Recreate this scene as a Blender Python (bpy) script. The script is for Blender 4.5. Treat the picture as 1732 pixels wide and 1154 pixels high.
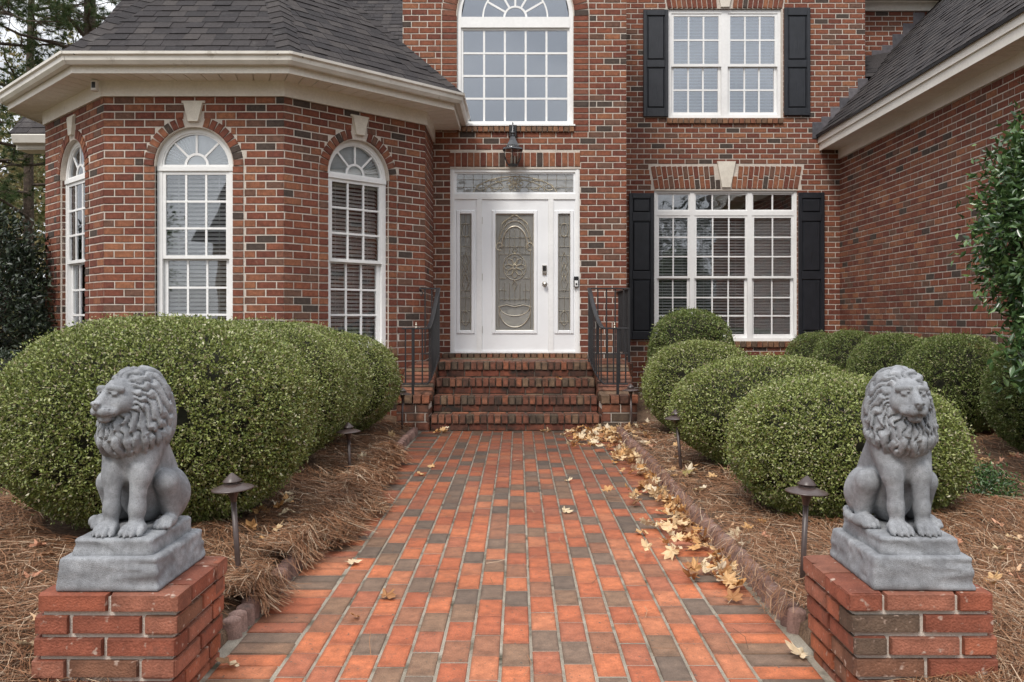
import bpy, math, random
import numpy as np
from mathutils import Matrix, Vector
random.seed(7); RNG = np.random.default_rng(11)
S = bpy.context.scene; COL = S.collection
for _o in list(bpy.data.objects): bpy.data.objects.remove(_o)
R = math.radians
# ------------------------------------------------------------------ camera, sky, sun, exposure
CAMZ, FOC = 1.22, 1475.0            # eye height in metres; focal length in pixels of a 1732 px wide frame
cam = bpy.data.objects.new('camera', bpy.data.cameras.new('camera')); COL.objects.link(cam)
cam.location = (0, 0, CAMZ); cam.rotation_euler = (R(90), 0, 0)
cam.data.sensor_width = 36; cam.data.lens = 36*FOC/1732
cam.data.shift_x = -11/1732; cam.data.shift_y = -35/1732
cam.data.clip_start = 0.05; cam.data.clip_end = 2000
S.camera = cam
SUN_EL, SUN_AZ = 52, 205           # azimuth measured clockwise from +Y (the house); behind the camera, a little to the left
w = bpy.data.worlds.new('World'); S.world = w; w.use_nodes = True
nt = w.node_tree; nt.nodes.clear()
sky = nt.nodes.new('ShaderNodeTexSky'); sky.sky_type = 'NISHITA'; sky.sun_disc = False
sky.sun_elevation = R(SUN_EL); sky.sun_rotation = R(SUN_AZ); sky.air_density = 1.0; sky.dust_density = 2.5; sky.ozone_density = 1.0
hs = nt.nodes.new('ShaderNodeHueSaturation'); hs.inputs['Saturation'].default_value = 0.55
tc = nt.nodes.new('ShaderNodeTexCoord'); nz = nt.nodes.new('ShaderNodeTexNoise'); nz.inputs['Scale'].default_value = 3.0; nz.inputs['Detail'].default_value = 6
mp = nt.nodes.new('ShaderNodeMapping'); mp.inputs['Scale'].default_value = (1, 1, 2.2)
rp = nt.nodes.new('ShaderNodeValToRGB'); rp.color_ramp.elements[0].color = (.35,.35,.35,1); rp.color_ramp.elements[0].position = 0.36; rp.color_ramp.elements[1].position = 0.6
mx = nt.nodes.new('ShaderNodeMix'); mx.data_type = 'RGBA'; mx.inputs[7].default_value = (11.2, 11.4, 11.9, 1)
bg = nt.nodes.new('ShaderNodeBackground'); bg.inputs['Strength'].default_value = 0.11
wo = nt.nodes.new('ShaderNodeOutputWorld')
L = nt.links.new
L(sky.outputs[0], hs.inputs['Color']); L(tc.outputs['Generated'], mp.inputs[0]); L(mp.outputs[0], nz.inputs['Vector'])
L(nz.outputs['Fac'], rp.inputs[0]); L(rp.outputs[0], mx.inputs[0]); L(hs.outputs[0], mx.inputs[6])
# an overcast sky is about three times as bright overhead as at the horizon
sx = nt.nodes.new('ShaderNodeSeparateXYZ'); mr = nt.nodes.new('ShaderNodeMapRange'); mr.inputs[3].default_value = .42; mr.inputs[4].default_value = 1.25
ml = nt.nodes.new('ShaderNodeMix'); ml.data_type = 'RGBA'; ml.blend_type = 'MULTIPLY'; ml.inputs[0].default_value = 1
L(tc.outputs['Generated'], sx.inputs[0]); L(sx.outputs[2], mr.inputs[0]); L(mx.outputs[2], ml.inputs[6]); L(mr.outputs[0], ml.inputs[7]); L(ml.outputs[2], bg.inputs[0]); L(bg.outputs[0], wo.inputs[0])
sl = bpy.data.lights.new('sun', 'SUN'); sl.energy = 1.5; sl.angle = R(14); sl.color = (1.0, 0.95, 0.88)
so = bpy.data.objects.new('sun', sl); COL.objects.link(so)
sd = Vector((math.sin(R(SUN_AZ))*math.cos(R(SUN_EL)), math.cos(R(SUN_AZ))*math.cos(R(SUN_EL)), math.sin(R(SUN_EL))))
so.rotation_euler = sd.to_track_quat('Z', 'Y').to_euler(); so.location = (0, -5, 20)
vs = S.view_settings; S.display_settings.display_device = 'sRGB'
vs.view_transform = 'Standard'; vs.look = 'None'; vs.gamma = 1; vs.exposure = 0.66; vs.use_curve_mapping = False
try:
    S.cycles.max_bounces = 8; S.cycles.transparent_max_bounces = 12; S.cycles.use_denoising = True
except Exception: pass
# ------------------------------------------------------------------ mesh helpers
def mesh_np(name, V, F, mat=None, smooth=False):
    """V (n,3), F list of faces or (m,k) array"""
    me = bpy.data.meshes.new(name)
    V = np.asarray(V, dtype=np.float32)
    if isinstance(F, np.ndarray):
        m, k = F.shape
        me.vertices.add(len(V)); me.vertices.foreach_set('co', V.ravel())
        me.loops.add(m*k); me.loops.foreach_set('vertex_index', F.astype(np.int32).ravel())
        me.polygons.add(m); me.polygons.foreach_set('loop_start', np.arange(0, m*k, k, dtype=np.int32))
        me.polygons.foreach_set('loop_total', np.full(m, k, dtype=np.int32))
        me.update(calc_edges=True)
    else:
        me.from_pydata(V.tolist(), [], F); me.update()
    if smooth: me.polygons.foreach_set('use_smooth', np.ones(len(me.polygons), dtype=bool))
    if mat: me.materials.append(mat)
    return me
class MB:
    """collects simple shapes; build() links them as one mesh object"""
    def __init__(s, M=None): s.V = []; s.F = []; s.M = M
    def raw(s, V, F):
        b = len(s.V); s.V += [tuple(v) for v in V]; s.F += [tuple(b+i for i in f) for f in F]; return s
    def box(s, x0, x1, y0, y1, z0, z1):
        return s.raw([(x0,y0,z0),(x1,y0,z0),(x1,y1,z0),(x0,y1,z0),(x0,y0,z1),(x1,y0,z1),(x1,y1,z1),(x0,y1,z1)],
                     [(0,3,2,1),(4,5,6,7),(0,1,5,4),(1,2,6,5),(2,3,7,6),(3,0,4,7)])
    def bbox(s, x0, x1, y0, y1, z0, z1, b):
        """box whose front (y0) edges are bevelled by b"""
        V = [(x0,y1,z0),(x1,y1,z0),(x1,y1,z1),(x0,y1,z1),(x0,y0+b,z0),(x1,y0+b,z0),(x1,y0+b,z1),(x0,y0+b,z1),
             (x0+b,y0,z0+b),(x1-b,y0,z0+b),(x1-b,y0,z1-b),(x0+b,y0,z1-b)]
        F = [(0,3,2,1)]
        for i in range(4):
            j = (i+1) % 4; F += [(i,j,4+j,4+i),(4+i,4+j,8+j,8+i)]
        return s.raw(V, F+[(8,9,10,11)])
    def prism(s, poly, y0, y1):
        """polygon of (x,z) extruded from y0 to y1"""
        n = len(poly)
        V = [(x,y0,z) for x,z in poly]+[(x,y1,z) for x,z in poly]
        return s.raw(V, [tuple(range(n)), tuple(range(2*n-1, n-1, -1))]+[(i,n+i,n+(i+1)%n,(i+1)%n) for i in range(n)])
    def band(s, xc, zc, r0, r1, a0, a1, y0, y1, n=24):
        """arch band in the xz plane, angles in degrees from +x"""
        V = []; F = []
        for i in range(n+1):
            a = R(a0+(a1-a0)*i/n); c, q = math.cos(a), math.sin(a)
            V += [(xc+r0*c,y0,zc+r0*q),(xc+r1*c,y0,zc+r1*q),(xc+r1*c,y1,zc+r1*q),(xc+r0*c,y1,zc+r0*q)]
        for i in range(n):
            b = 4*i
            for k in range(4): F.append((b+k, b+(k+1)%4, b+4+(k+1)%4, b+4+k))
        F += [(0,3,2,1),(4*n,4*n+1,4*n+2,4*n+3)]
        return s.raw(V, F)
    def tube(s, pts, r, n=8, cap=True):
        P = [Vector(p) for p in pts]; rs = r if isinstance(r, (list, tuple)) else [r]*len(P)
        V = []; F = []; up = Vector((0,0,1))
        for i, p in enumerate(P):
            t = (P[min(i+1,len(P)-1)]-P[max(i-1,0)]).normalized()
            a = t.cross(up) if abs(t.dot(up)) < 0.95 else t.cross(Vector((1,0,0)))
            a.normalize(); b = t.cross(a).normalized()
            if i and (a.dot(pa) < 0): a = -a; b = -b
            pa = a
            for k in range(n):
                q = 2*math.pi*k/n; V.append(p+a*(rs[i]*math.cos(q))+b*(rs[i]*math.sin(q)))
        for i in range(len(P)-1):
            for k in range(n): F.append((i*n+k, i*n+(k+1)%n, (i+1)*n+(k+1)%n, (i+1)*n+k))
        if cap: F += [tuple(range(n-1,-1,-1)), tuple(range((len(P)-1)*n, len(P)*n))]
        return s.raw(V, F)
    def lathe(s, prof, n=20, c=(0,0,0)):
        V = []; F = []
        for r, z in prof:
            for k in range(n):
                q = 2*math.pi*k/n; V.append((c[0]+r*math.cos(q), c[1]+r*math.sin(q), c[2]+z))
        for i in range(len(prof)-1):
            for k in range(n): F.append((i*n+k, i*n+(k+1)%n, (i+1)*n+(k+1)%n, (i+1)*n+k))
        F += [tuple(range(n-1,-1,-1)), tuple(range((len(prof)-1)*n, len(prof)*n))]
        return s.raw(V, F)
    def sweep(s, path, prof, closed=True):
        """profile of (offset outward, z) swept along a plan polyline, mitred; outward is to the right of travel"""
        n = len(prof); V = []; F = []
        for o, z in [(None, None)]: pass
        for i in range(len(path)):
            for o, z in prof:
                x, y = offset_pt(path, i, o); V.append((x, y, z))
        for i in range(len(path)-1):
            for k in range(n if closed else n-1): F.append((i*n+k, i*n+(k+1)%n, (i+1)*n+(k+1)%n, (i+1)*n+k))
        if closed: F += [tuple(range(n-1,-1,-1)), tuple(range((len(path)-1)*n, len(path)*n))]
        return s.raw(V, F)
    def build(s, name, mat, parent=None, smooth=False, M=None):
        V = s.V; M = M or s.M
        if M is not None:
            A = np.array(M); V = np.asarray(V)@A[:3,:3].T+A[:3,3]
        return obj(name, mesh_np(name, V, s.F, mat, smooth), parent)
def offset_pt(path, i, o):
    p = Vector(path[i]); ns = []
    for a, b in ((i-1,i),(i,i+1)):
        if a >= 0 and b < len(path):
            d = (Vector(path[b])-Vector(path[a])).normalized(); ns.append(Vector((d.y,-d.x)))
    if len(ns) == 1: q = p+ns[0]*o
    else:
        m = (ns[0]+ns[1]).normalized(); q = p+m*(o/max(0.2, m.dot(ns[0])))
    return q.x, q.y
def world_of(o):
    m = Matrix.Identity(4); p = o
    while p is not None:
        m = p.matrix_parent_inverse @ Matrix.LocRotScale(p.location, p.rotation_euler, p.scale) @ m; p = p.parent
    return m
def obj(name, me, parent=None, M=None, local=False):
    """links a mesh; its vertices (and M) are world coordinates unless local"""
    o = bpy.data.objects.new(name, me); COL.objects.link(o)
    if parent is not None:
        o.parent = parent
        if not local: o.matrix_parent_inverse = world_of(parent).inverted()
    if M is not None: o.matrix_basis = M
    return o
def thing(name, label, cat, loc=(0,0,0), group=None, rz=0):
    o = bpy.data.objects.new(name, None); COL.objects.link(o); o.location = loc; o.rotation_euler = (0,0,rz)
    o.empty_display_size = 0.1
    return tag(o, label, cat, group)
def tag(o, label=None, cat=None, group=None, kind=None):
    for k, v in (('label',label),('category',cat),('group',group),('kind',kind)):
        if v: o[k] = v
    return o
def copy_thing(src, label, loc, rz=None, group=None):
    """copies a thing with its parts and sub-parts"""
    kids = {}
    for o in bpy.data.objects:
        if o.parent: kids.setdefault(o.parent.name, []).append(o)
    r = src.copy(); COL.objects.link(r); r.location = loc; r['label'] = label
    if group: r['group'] = group
    if rz is not None: r.rotation_euler = (0,0,rz) if not isinstance(rz, tuple) else rz
    for ch in kids.get(src.name, []):
        c = ch.copy(); COL.objects.link(c); c.parent = r
        for g in kids.get(ch.name, []):
            d = g.copy(); COL.objects.link(d); d.parent = c
    return r
# ------------------------------------------------------------------ alike pieces (bricks, shingles ...): objects up to a limit, the rest joined
def unit_brick(bx=0.02, bz=0.055, by=0.7):
    V = [(-.5,0,-.5),(.5,0,-.5),(.5,0,.5),(-.5,0,.5)]
    V += [(x,-by,z) for x,_,z in V[:4]]
    V += [(-.5+bx,-1,-.5+bz),(.5-bx,-1,-.5+bz),(.5-bx,-1,.5-bz),(-.5+bx,-1,.5-bz)]
    V += [(-.33,-1,-.22),(.33,-1,-.22),(.33,-1,.22),(-.33,-1,.22)]
    F = []
    for i in range(4):
        j = (i+1) % 4; F += [(i,j,4+j,4+i),(4+i,4+j,8+j,8+i),(8+i,8+j,12+j,12+i)]
    return np.array(V), F+[(12,13,14,15)], np.array([0.]*8+[.2]*4+[1.]*4, dtype=np.float32)
def edge_attr(me, e): me.attributes.new('edge', 'FLOAT', 'POINT').data.foreach_set('value', e)
def project(p):
    return 877+FOC*p[0]/p[1], 542-FOC*(p[2]-CAMZ)/p[1]
def px_area(M):
    q = []
    for c in ((-.5,-1,-.5),(.5,-1,-.5),(.5,-1,.5),(-.5,-1,.5)):
        p = M @ Vector(c)
        if p.y < 0.3: return 0
        q.append(project(p))
    n = (M.to_3x3() @ Vector((0,-1,0))); ctr = M @ Vector((0,-1,0))
    if (Vector((0,0,CAMZ))-ctr).dot(n) <= 0: return 0
    cx = sum(a for a,_ in q)/4; cy = sum(b for _,b in q)/4
    if not (-5 < cx < 1737 and -5 < cy < 1159): return 0
    return abs(sum(q[i][0]*q[(i+1)%4][1]-q[(i+1)%4][0]*q[i][1] for i in range(4)))/2
class Pieces:
    def __init__(s, name, base, mat): s.name, s.base, s.mat, s.items = name, base, mat, []
    def add(s, M, parent, seen=True): s.items.append((M, parent, seen))
    def flush(s, root, limit=300, rest_name=None):
        sc = [(px_area(M) if seen else 0) for M, p, seen in s.items]
        order = sorted(range(len(s.items)), key=lambda i: -sc[i])
        one = [i for i in order[:limit] if sc[i] > 30]
        me = mesh_np(s.name, s.base[0], s.base[1], s.mat); E = s.base[2] if len(s.base) > 2 else None
        if E is not None: edge_attr(me, E)
        for i in one: obj(s.name, me, s.items[i][1], s.items[i][0])
        rest = set(range(len(s.items)))-set(one)
        if rest:
            V = []; F = []; nb = len(s.base[0])
            for j, i in enumerate(sorted(rest)):
                A = np.array(s.items[i][0]); V.append(s.base[0]@A[:3,:3].T+A[:3,3])
                F += [tuple(v+j*nb for v in f) for f in s.base[1]]
            r = obj(rest_name or s.name+'work', mesh_np(rest_name or s.name+'work', np.vstack(V), F, s.mat), root); r['kind'] = 'stuff'
            if E is not None: edge_attr(r.data, np.tile(E, len(rest)))
            return r
def frame_m(x, y, z): return Matrix((( x[0],y[0],z[0],0),(x[1],y[1],z[1],0),(x[2],y[2],z[2],0),(0,0,0,1)))
# ------------------------------------------------------------------ materials
def material(name, cols, rough=0.8, rnd=True, const=False, noise=(6,0.0), noise2=None, bump=None, spec=0.3, metal=0.0, transl=0.0, stain=None, dots=None, edge=None, damp_dim=None):
    """cols: list of (position, rgb) of the thing's own colours, picked at random per piece (or by noise when rnd is False);
    noise (scale, amount) mottles it; stain (rgb, scale, lo, hi) adds dirt patches with a shape of their own"""
    m = bpy.data.materials.new(name); m.use_nodes = True; t = m.node_tree; N = t.nodes; N.clear(); k = t.links.new
    out = N.new('ShaderNodeOutputMaterial'); b = N.new('ShaderNodeBsdfPrincipled')
    b.inputs['Roughness'].default_value = rough; b.inputs['Metallic'].default_value = metal; b.inputs['Specular IOR Level'].default_value = spec
    g = N.new('ShaderNodeNewGeometry'); pos = g.outputs['Position']
    r = N.new('ShaderNodeValToRGB'); cr = r.color_ramp
    if const: cr.interpolation = 'CONSTANT'
    while len(cr.elements) < len(cols): cr.elements.new(0.5)
    for e, (p, c) in zip(cr.elements, cols): e.position = p; e.color = (*c, 1)
    if rnd:
        oi = N.new('ShaderNodeObjectInfo'); ad = N.new('ShaderNodeMath'); ad.operation = 'ADD'; fr = N.new('ShaderNodeMath'); fr.operation = 'FRACT'
        k(g.outputs['Random Per Island'], ad.inputs[0]); k(oi.outputs['Random'], ad.inputs[1]); k(ad.outputs[0], fr.inputs[0]); k(fr.outputs[0], r.inputs[0])
    else:
        n0 = N.new('ShaderNodeTexNoise'); n0.inputs['Scale'].default_value = noise[0]; n0.inputs['Detail'].default_value = 5
        k(pos, n0.inputs['Vector']); k(n0.outputs['Fac'], r.inputs[0])
    c = r.outputs[0]
    def mult(c, sc, amt, det=4, stretch=None):
        n = N.new('ShaderNodeTexNoise'); n.inputs['Scale'].default_value = sc; n.inputs['Detail'].default_value = det
        if stretch:
            mpn = N.new('ShaderNodeMapping'); mpn.inputs['Scale'].default_value = stretch; k(pos, mpn.inputs[0]); k(mpn.outputs[0], n.inputs['Vector'])
        else: k(pos, n.inputs['Vector'])
        mr = N.new('ShaderNodeMapRange'); mr.inputs[1].default_value = 0.25; mr.inputs[2].default_value = 0.75
        mr.inputs[3].default_value = 1-amt; mr.inputs[4].default_value = 1+amt; k(n.outputs['Fac'], mr.inputs[0])
        mm = N.new('ShaderNodeMix'); mm.data_type = 'RGBA'; mm.blend_type = 'MULTIPLY'; mm.inputs[0].default_value = 1
        k(c, mm.inputs[6]); k(mr.outputs[0], mm.inputs[7]); return mm.outputs[2]
    if noise[1]: c = mult(c, *noise)
    if edge:
        at = N.new('ShaderNodeAttribute'); at.attribute_name = 'edge'; mr = N.new('ShaderNodeMapRange'); mr.inputs[3].default_value = edge[0]; mr.inputs[4].default_value = edge[1]; k(at.outputs['Fac'], mr.inputs[0])
        mm = N.new('ShaderNodeMix'); mm.data_type = 'RGBA'; mm.blend_type = 'MULTIPLY'; mm.inputs[0].default_value = 1; k(c, mm.inputs[6]); k(mr.outputs[0], mm.inputs[7]); c = mm.outputs[2]
    if noise2: c = mult(c, *noise2)
    if stain:
        n = N.new('ShaderNodeTexNoise'); n.inputs['Scale'].default_value = stain[1]; n.inputs['Detail'].default_value = 7; n.inputs['Roughness'].default_value = 0.65
        k(pos, n.inputs['Vector']); mr = N.new('ShaderNodeMapRange'); mr.inputs[1].default_value = stain[2]; mr.inputs[2].default_value = stain[3]; k(n.outputs['Fac'], mr.inputs[0])
        mm = N.new('ShaderNodeMix'); mm.data_type = 'RGBA'; k(mr.outputs[0], mm.inputs[0]); k(c, mm.inputs[6]); mm.inputs[7].default_value = (*stain[0],1); c = mm.outputs[2]
    if dots:
        v = N.new('ShaderNodeTexNoise'); v.inputs['Scale'].default_value = dots[1]; v.inputs['Detail'].default_value = 2; k(pos, v.inputs['Vector'])
        mr = N.new('ShaderNodeMapRange'); mr.inputs[1].default_value = dots[2]; mr.inputs[2].default_value = dots[3]; k(v.outputs['Fac'], mr.inputs[0])
        mm = N.new('ShaderNodeMix'); mm.data_type = 'RGBA'; k(mr.outputs[0], mm.inputs[0]); k(c, mm.inputs[6]); mm.inputs[7].default_value = (*dots[0],1); c = mm.outputs[2]
    if damp_dim:     # wet grime plus weaker sky reflection, painted darker along y (y0, y1, darkest)
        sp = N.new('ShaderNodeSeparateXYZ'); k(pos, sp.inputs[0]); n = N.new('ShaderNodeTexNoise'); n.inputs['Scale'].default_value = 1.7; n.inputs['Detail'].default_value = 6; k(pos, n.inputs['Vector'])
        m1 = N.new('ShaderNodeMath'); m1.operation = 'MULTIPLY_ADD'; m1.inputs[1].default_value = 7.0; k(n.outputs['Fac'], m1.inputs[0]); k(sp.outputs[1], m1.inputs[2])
        mr = N.new('ShaderNodeMapRange'); mr.inputs[1].default_value = damp_dim[0]+3.5; mr.inputs[2].default_value = damp_dim[1]+3.5; mr.inputs[3].default_value = 1; mr.inputs[4].default_value = damp_dim[2]; k(m1.outputs[0], mr.inputs[0])
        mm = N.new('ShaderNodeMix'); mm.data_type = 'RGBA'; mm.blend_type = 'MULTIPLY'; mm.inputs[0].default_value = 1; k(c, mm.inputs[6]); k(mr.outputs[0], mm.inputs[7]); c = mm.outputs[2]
    k(c, b.inputs['Base Color'])
    if bump:
        n = N.new('ShaderNodeTexNoise'); n.inputs['Scale'].default_value = bump[0]; n.inputs['Detail'].default_value = 5
        if len(bump) > 2:
            mpn = N.new('ShaderNodeMapping'); mpn.inputs['Scale'].default_value = bump[2]; k(pos, mpn.inputs[0]); k(mpn.outputs[0], n.inputs['Vector'])
        else: k(pos, n.inputs['Vector'])
        bu = N.new('ShaderNodeBump'); bu.inputs['Strength'].default_value = bump[1]; bu.inputs['Distance'].default_value = 0.01
        k(n.outputs['Fac'], bu.inputs['Height']); k(bu.outputs[0], b.inputs['Normal'])
    if transl:
        tr = N.new('ShaderNodeBsdfTranslucent'); k(c, tr.inputs[0]); ms = N.new('ShaderNodeMixShader'); ms.inputs[0].default_value = transl
        k(b.outputs[0], ms.inputs[1]); k(tr.outputs[0], ms.inputs[2]); k(ms.outputs[0], out.inputs[0])
    else: k(b.outputs[0], out.inputs[0])
    return m
def glass_mat(name, tint, refl, wob=0.0, wsc=3.0, rough=0.01):
    m = bpy.data.materials.new(name); m.use_nodes = True; t = m.node_tree; N = t.nodes; N.clear(); k = t.links.new
    out = N.new('ShaderNodeOutputMaterial'); tr = N.new('ShaderNodeBsdfTransparent'); tr.inputs[0].default_value = (*tint,1)
    gl = N.new('ShaderNodeBsdfGlossy'); gl.inputs['Roughness'].default_value = rough; gl.inputs[0].default_value = (0.95,0.97,1,1)
    fr = N.new('ShaderNodeFresnel'); fr.inputs[0].default_value = 1.45; ad = N.new('ShaderNodeMath'); ad.operation = 'ADD'; ad.use_clamp = True; ad.inputs[1].default_value = refl
    ms = N.new('ShaderNodeMixShader'); k(fr.outputs[0], ad.inputs[0]); k(ad.outputs[0], ms.inputs[0]); k(tr.outputs[0], ms.inputs[1]); k(gl.outputs[0], ms.inputs[2])
    if wob:
        g = N.new('ShaderNodeNewGeometry'); n = N.new('ShaderNodeTexNoise'); n.inputs['Scale'].default_value = wsc; n.inputs['Detail'].default_value = 1
        bu = N.new('ShaderNodeBump'); bu.inputs['Strength'].default_value = wob; bu.inputs['Distance'].default_value = 0.02
        k(g.outputs['Position'], n.inputs['Vector']); k(n.outputs['Fac'], bu.inputs['Height']); k(bu.outputs[0], gl.inputs['Normal'])
    k(ms.outputs[0], out.inputs[0]); return m
WALLBRICK = material('wall_brick', [(0,(.172,.058,.036)),(.2,(.21,.074,.042)),(.42,(.145,.049,.033)),(.58,(.235,.095,.052)),(.72,(.19,.078,.050)),(.83,(.138,.072,.050)),(.92,(.068,.050,.041)),(.97,(.27,.112,.058))],
    0.85, const=True, noise=(28,.28), noise2=(140,.25), bump=(160,.5), stain=((.30,.17,.12),9,.66,.82), edge=(.80,1.04))
SILLB = material('sill_brick', [(0,(.19,.105,.062)),(.3,(.23,.12,.068)),(.55,(.15,.09,.058)),(.75,(.20,.085,.05)),(.9,(.12,.08,.055))], 0.85, const=True, noise=(25,.28), noise2=(140,.25), bump=(160,.5), edge=(.78,1.05))
MORTAR = material('mortar', [(0.3,(.50,.44,.385)),(.7,(.60,.54,.47))], 0.95, rnd=False, noise=(9,.0), noise2=(90,.15), bump=(220,.4))
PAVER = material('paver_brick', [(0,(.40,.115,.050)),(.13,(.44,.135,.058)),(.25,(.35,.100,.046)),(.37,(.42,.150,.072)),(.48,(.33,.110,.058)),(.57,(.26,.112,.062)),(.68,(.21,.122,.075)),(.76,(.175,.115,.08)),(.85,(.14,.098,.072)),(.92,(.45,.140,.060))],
    0.55, const=True, noise=(22,.26), noise2=(160,.22), bump=(190,.35), spec=.4, stain=((.14,.07,.045),3.2,.58,.80), edge=(.70,1.05), dots=((.10,.075,.055),60,.66,.74), damp_dim=(3.4,9.2,.40))
PAVEJOINT = material('paver_joint', [(0.3,(.23,.195,.15)),(.7,(.38,.34,.275))], 0.95, rnd=False, noise=(9,.0), noise2=(160,.3), bump=(240,.8), damp_dim=(3.4,9.4,.5), stain=((.06,.055,.035),5,.52,.68))
PIERBRICK = material('pier_brick', [(0,(.28,.085,.048)),(.2,(.32,.105,.058)),(.42,(.235,.075,.045)),(.6,(.28,.11,.07)),(.74,(.19,.09,.055)),(.86,(.12,.08,.056)),(.93,(.34,.105,.05))],
    0.75, const=True, noise=(14,.3), noise2=(130,.22), bump=(150,.45), stain=((.07,.045,.035),7,.58,.76), dots=((.42,.31,.25),34,.64,.74), edge=(.74,1.06))
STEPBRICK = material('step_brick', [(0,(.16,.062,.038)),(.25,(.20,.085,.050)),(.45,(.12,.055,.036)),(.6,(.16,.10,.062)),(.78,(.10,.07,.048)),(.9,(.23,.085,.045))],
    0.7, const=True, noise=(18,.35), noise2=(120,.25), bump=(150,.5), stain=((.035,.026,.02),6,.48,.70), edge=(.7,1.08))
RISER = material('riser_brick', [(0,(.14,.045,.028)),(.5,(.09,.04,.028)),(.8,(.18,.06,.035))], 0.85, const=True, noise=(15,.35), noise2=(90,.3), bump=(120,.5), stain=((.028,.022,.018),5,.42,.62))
TRIM = material('aged_white_trim', [(0.3,(.74,.70,.63)),(.7,(.82,.79,.73))], 0.55, rnd=False, noise=(2.5,0), noise2=(40,.06), stain=((.32,.26,.2),5,.64,.86))
GUTTER = material('gutter_metal', [(0.3,(.62,.59,.53)),(.7,(.76,.73,.67))], 0.38, rnd=False, noise=(4,0), stain=((.30,.26,.21),7,.58,.8), spec=.5)
WHITE = material('white_window_paint', [(0.3,(.76,.76,.75)),(.7,(.84,.84,.83))], 0.4, rnd=False, noise=(3,0), noise2=(30,.04))
DOORW = material('white_door_paint', [(0.3,(.78,.79,.80)),(.7,(.84,.85,.86))], 0.3, rnd=False, noise=(3,0), spec=.5)
KEYST = material('keystone_cast_stone', [(0.3,(.60,.55,.47)),(.7,(.72,.67,.58))], 0.8, rnd=False, noise=(12,0), noise2=(90,.1), bump=(120,.2))
SHUTTER = material('black_shutter', [(0.3,(.010,.012,.016)),(.7,(.018,.020,.026))], 0.42, rnd=False, noise=(8,0), bump=(45,.35,(1,1,.12)), spec=.5)
SHINGLE = material('roof_shingle', [(0,(.036,.032,.033)),(.2,(.044,.039,.039)),(.4,(.031,.028,.029)),(.6,(.050,.044,.043)),(.8,(.039,.034,.034)),(.92,(.056,.049,.047))], 0.95, const=True, noise=(30,.18), noise2=(260,.35), bump=(300,.6), stain=((.12,.11,.105),4,.6,.85))
FLASH = material('lead_flashing', [(0,(.115,.105,.112)),(.5,(.15,.138,.145)),(.8,(.09,.086,.094))], 0.5, const=True, noise=(20,.25), metal=.3)
BLACKEDGE = material('drip_edge', [(0.3,(.008,.008,.009)),(.7,(.014,.014,.015))], 0.4, rnd=False, noise=(5,0))
BLIND = material('blind_slat', [(0.3,(.80,.79,.77)),(.7,(.86,.85,.83))], 0.5, rnd=False, noise=(3,0))
SHADE = material('pleated_shade', [(0.3,(.86,.87,.87)),(.7,(.90,.91,.91))], 0.7, rnd=False, noise=(3,0))
ROOM = material('dark_room', [(0.3,(.045,.04,.035)),(.7,(.07,.06,.05))], 0.9, rnd=False, noise=(2,0))
ROOM3 = material('hall_inside', [(0.3,(.42,.40,.35)),(.7,(.52,.49,.43))], 0.9, rnd=False, noise=(2,0))
STEPMORT = material('step_mortar', [(0.3,(.075,.06,.048)),(.7,(.13,.105,.085))], 0.95, rnd=False, noise=(14,0), noise2=(90,.3))
ROOM2 = material('pale_room', [(0.3,(.30,.29,.29)),(.7,(.36,.35,.35))], 0.9, rnd=False, noise=(2,0))
GLASS = glass_mat('window_glass', (.98,.99,.99), 0.12, 0.05, 2.2)
GLASSB = glass_mat('high_window_glass', (.72,.77,.82), 0.19, 0.03, 2.0)
GLASSR = glass_mat('rippled_window_glass', (.97,.98,.98), 0.10, 0.28, 2.2)
def frosted(m, col, f):
    N = m.node_tree.nodes; k = m.node_tree.links.new; out = [n for n in N if n.type == 'OUTPUT_MATERIAL'][0]; src = out.inputs[0].links[0].from_socket
    d = N.new('ShaderNodeBsdfDiffuse'); d.inputs[0].default_value = (*col,1); ms = N.new('ShaderNodeMixShader'); ms.inputs[0].default_value = f
    k(src, ms.inputs[1]); k(d.outputs[0], ms.inputs[2]); k(ms.outputs[0], out.inputs[0]); return m
DOORGL = glass_mat('leaded_glass', (.80,.79,.73), 0.25, 0.07, 9, .05)
BEVGL = glass_mat('bevelled_glass', (.85,.85,.82), 0.62, .25, 9, .12)
frosted(DOORGL, (.40,.395,.375), .48); frosted(BEVGL, (.6,.6,.57), .35)
CLEARGL = glass_mat('lantern_glass', (.93,.94,.94), 0.06, 0.1, 10)
BRASS = material('brass_came', [(0.3,(.55,.50,.40)),(.7,(.68,.63,.53))], 0.35, rnd=False, noise=(20,0), metal=.7)
IRON = material('black_wrought_iron', [(0.3,(.012,.012,.014)),(.7,(.022,.021,.022))], 0.45, rnd=False, noise=(14,0), bump=(120,.25), spec=.5)
LANTM = material('lantern_enamel', [(0.3,(.014,.015,.017)),(.7,(.024,.025,.028))], 0.22, rnd=False, noise=(14,0), spec=.9)
BRONZE = material('bronze_painted_metal', [(0.3,(.045,.030,.026)),(.7,(.075,.052,.046))], 0.38, rnd=False, noise=(10,0), noise2=(60,.12), spec=.5)
NICKEL = material('satin_nickel', [(0.3,(.45,.42,.38)),(.7,(.55,.52,.47))], 0.3, rnd=False, noise=(9,0), metal=.9)
BLKPLAS = material('black_plastic', [(0.3,(.012,.012,.013)),(.7,(.02,.02,.02))], 0.3, rnd=False, noise=(9,0), spec=.5)
EDGE = material('concrete_edging', [(0,(.175,.10,.082)),(.3,(.22,.135,.11)),(.6,(.14,.082,.068)),(.8,(.26,.165,.135))], 0.95, noise=(25,.25), noise2=(150,.25), bump=(140,.4), stain=((.06,.045,.04),9,.55,.75))
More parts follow.
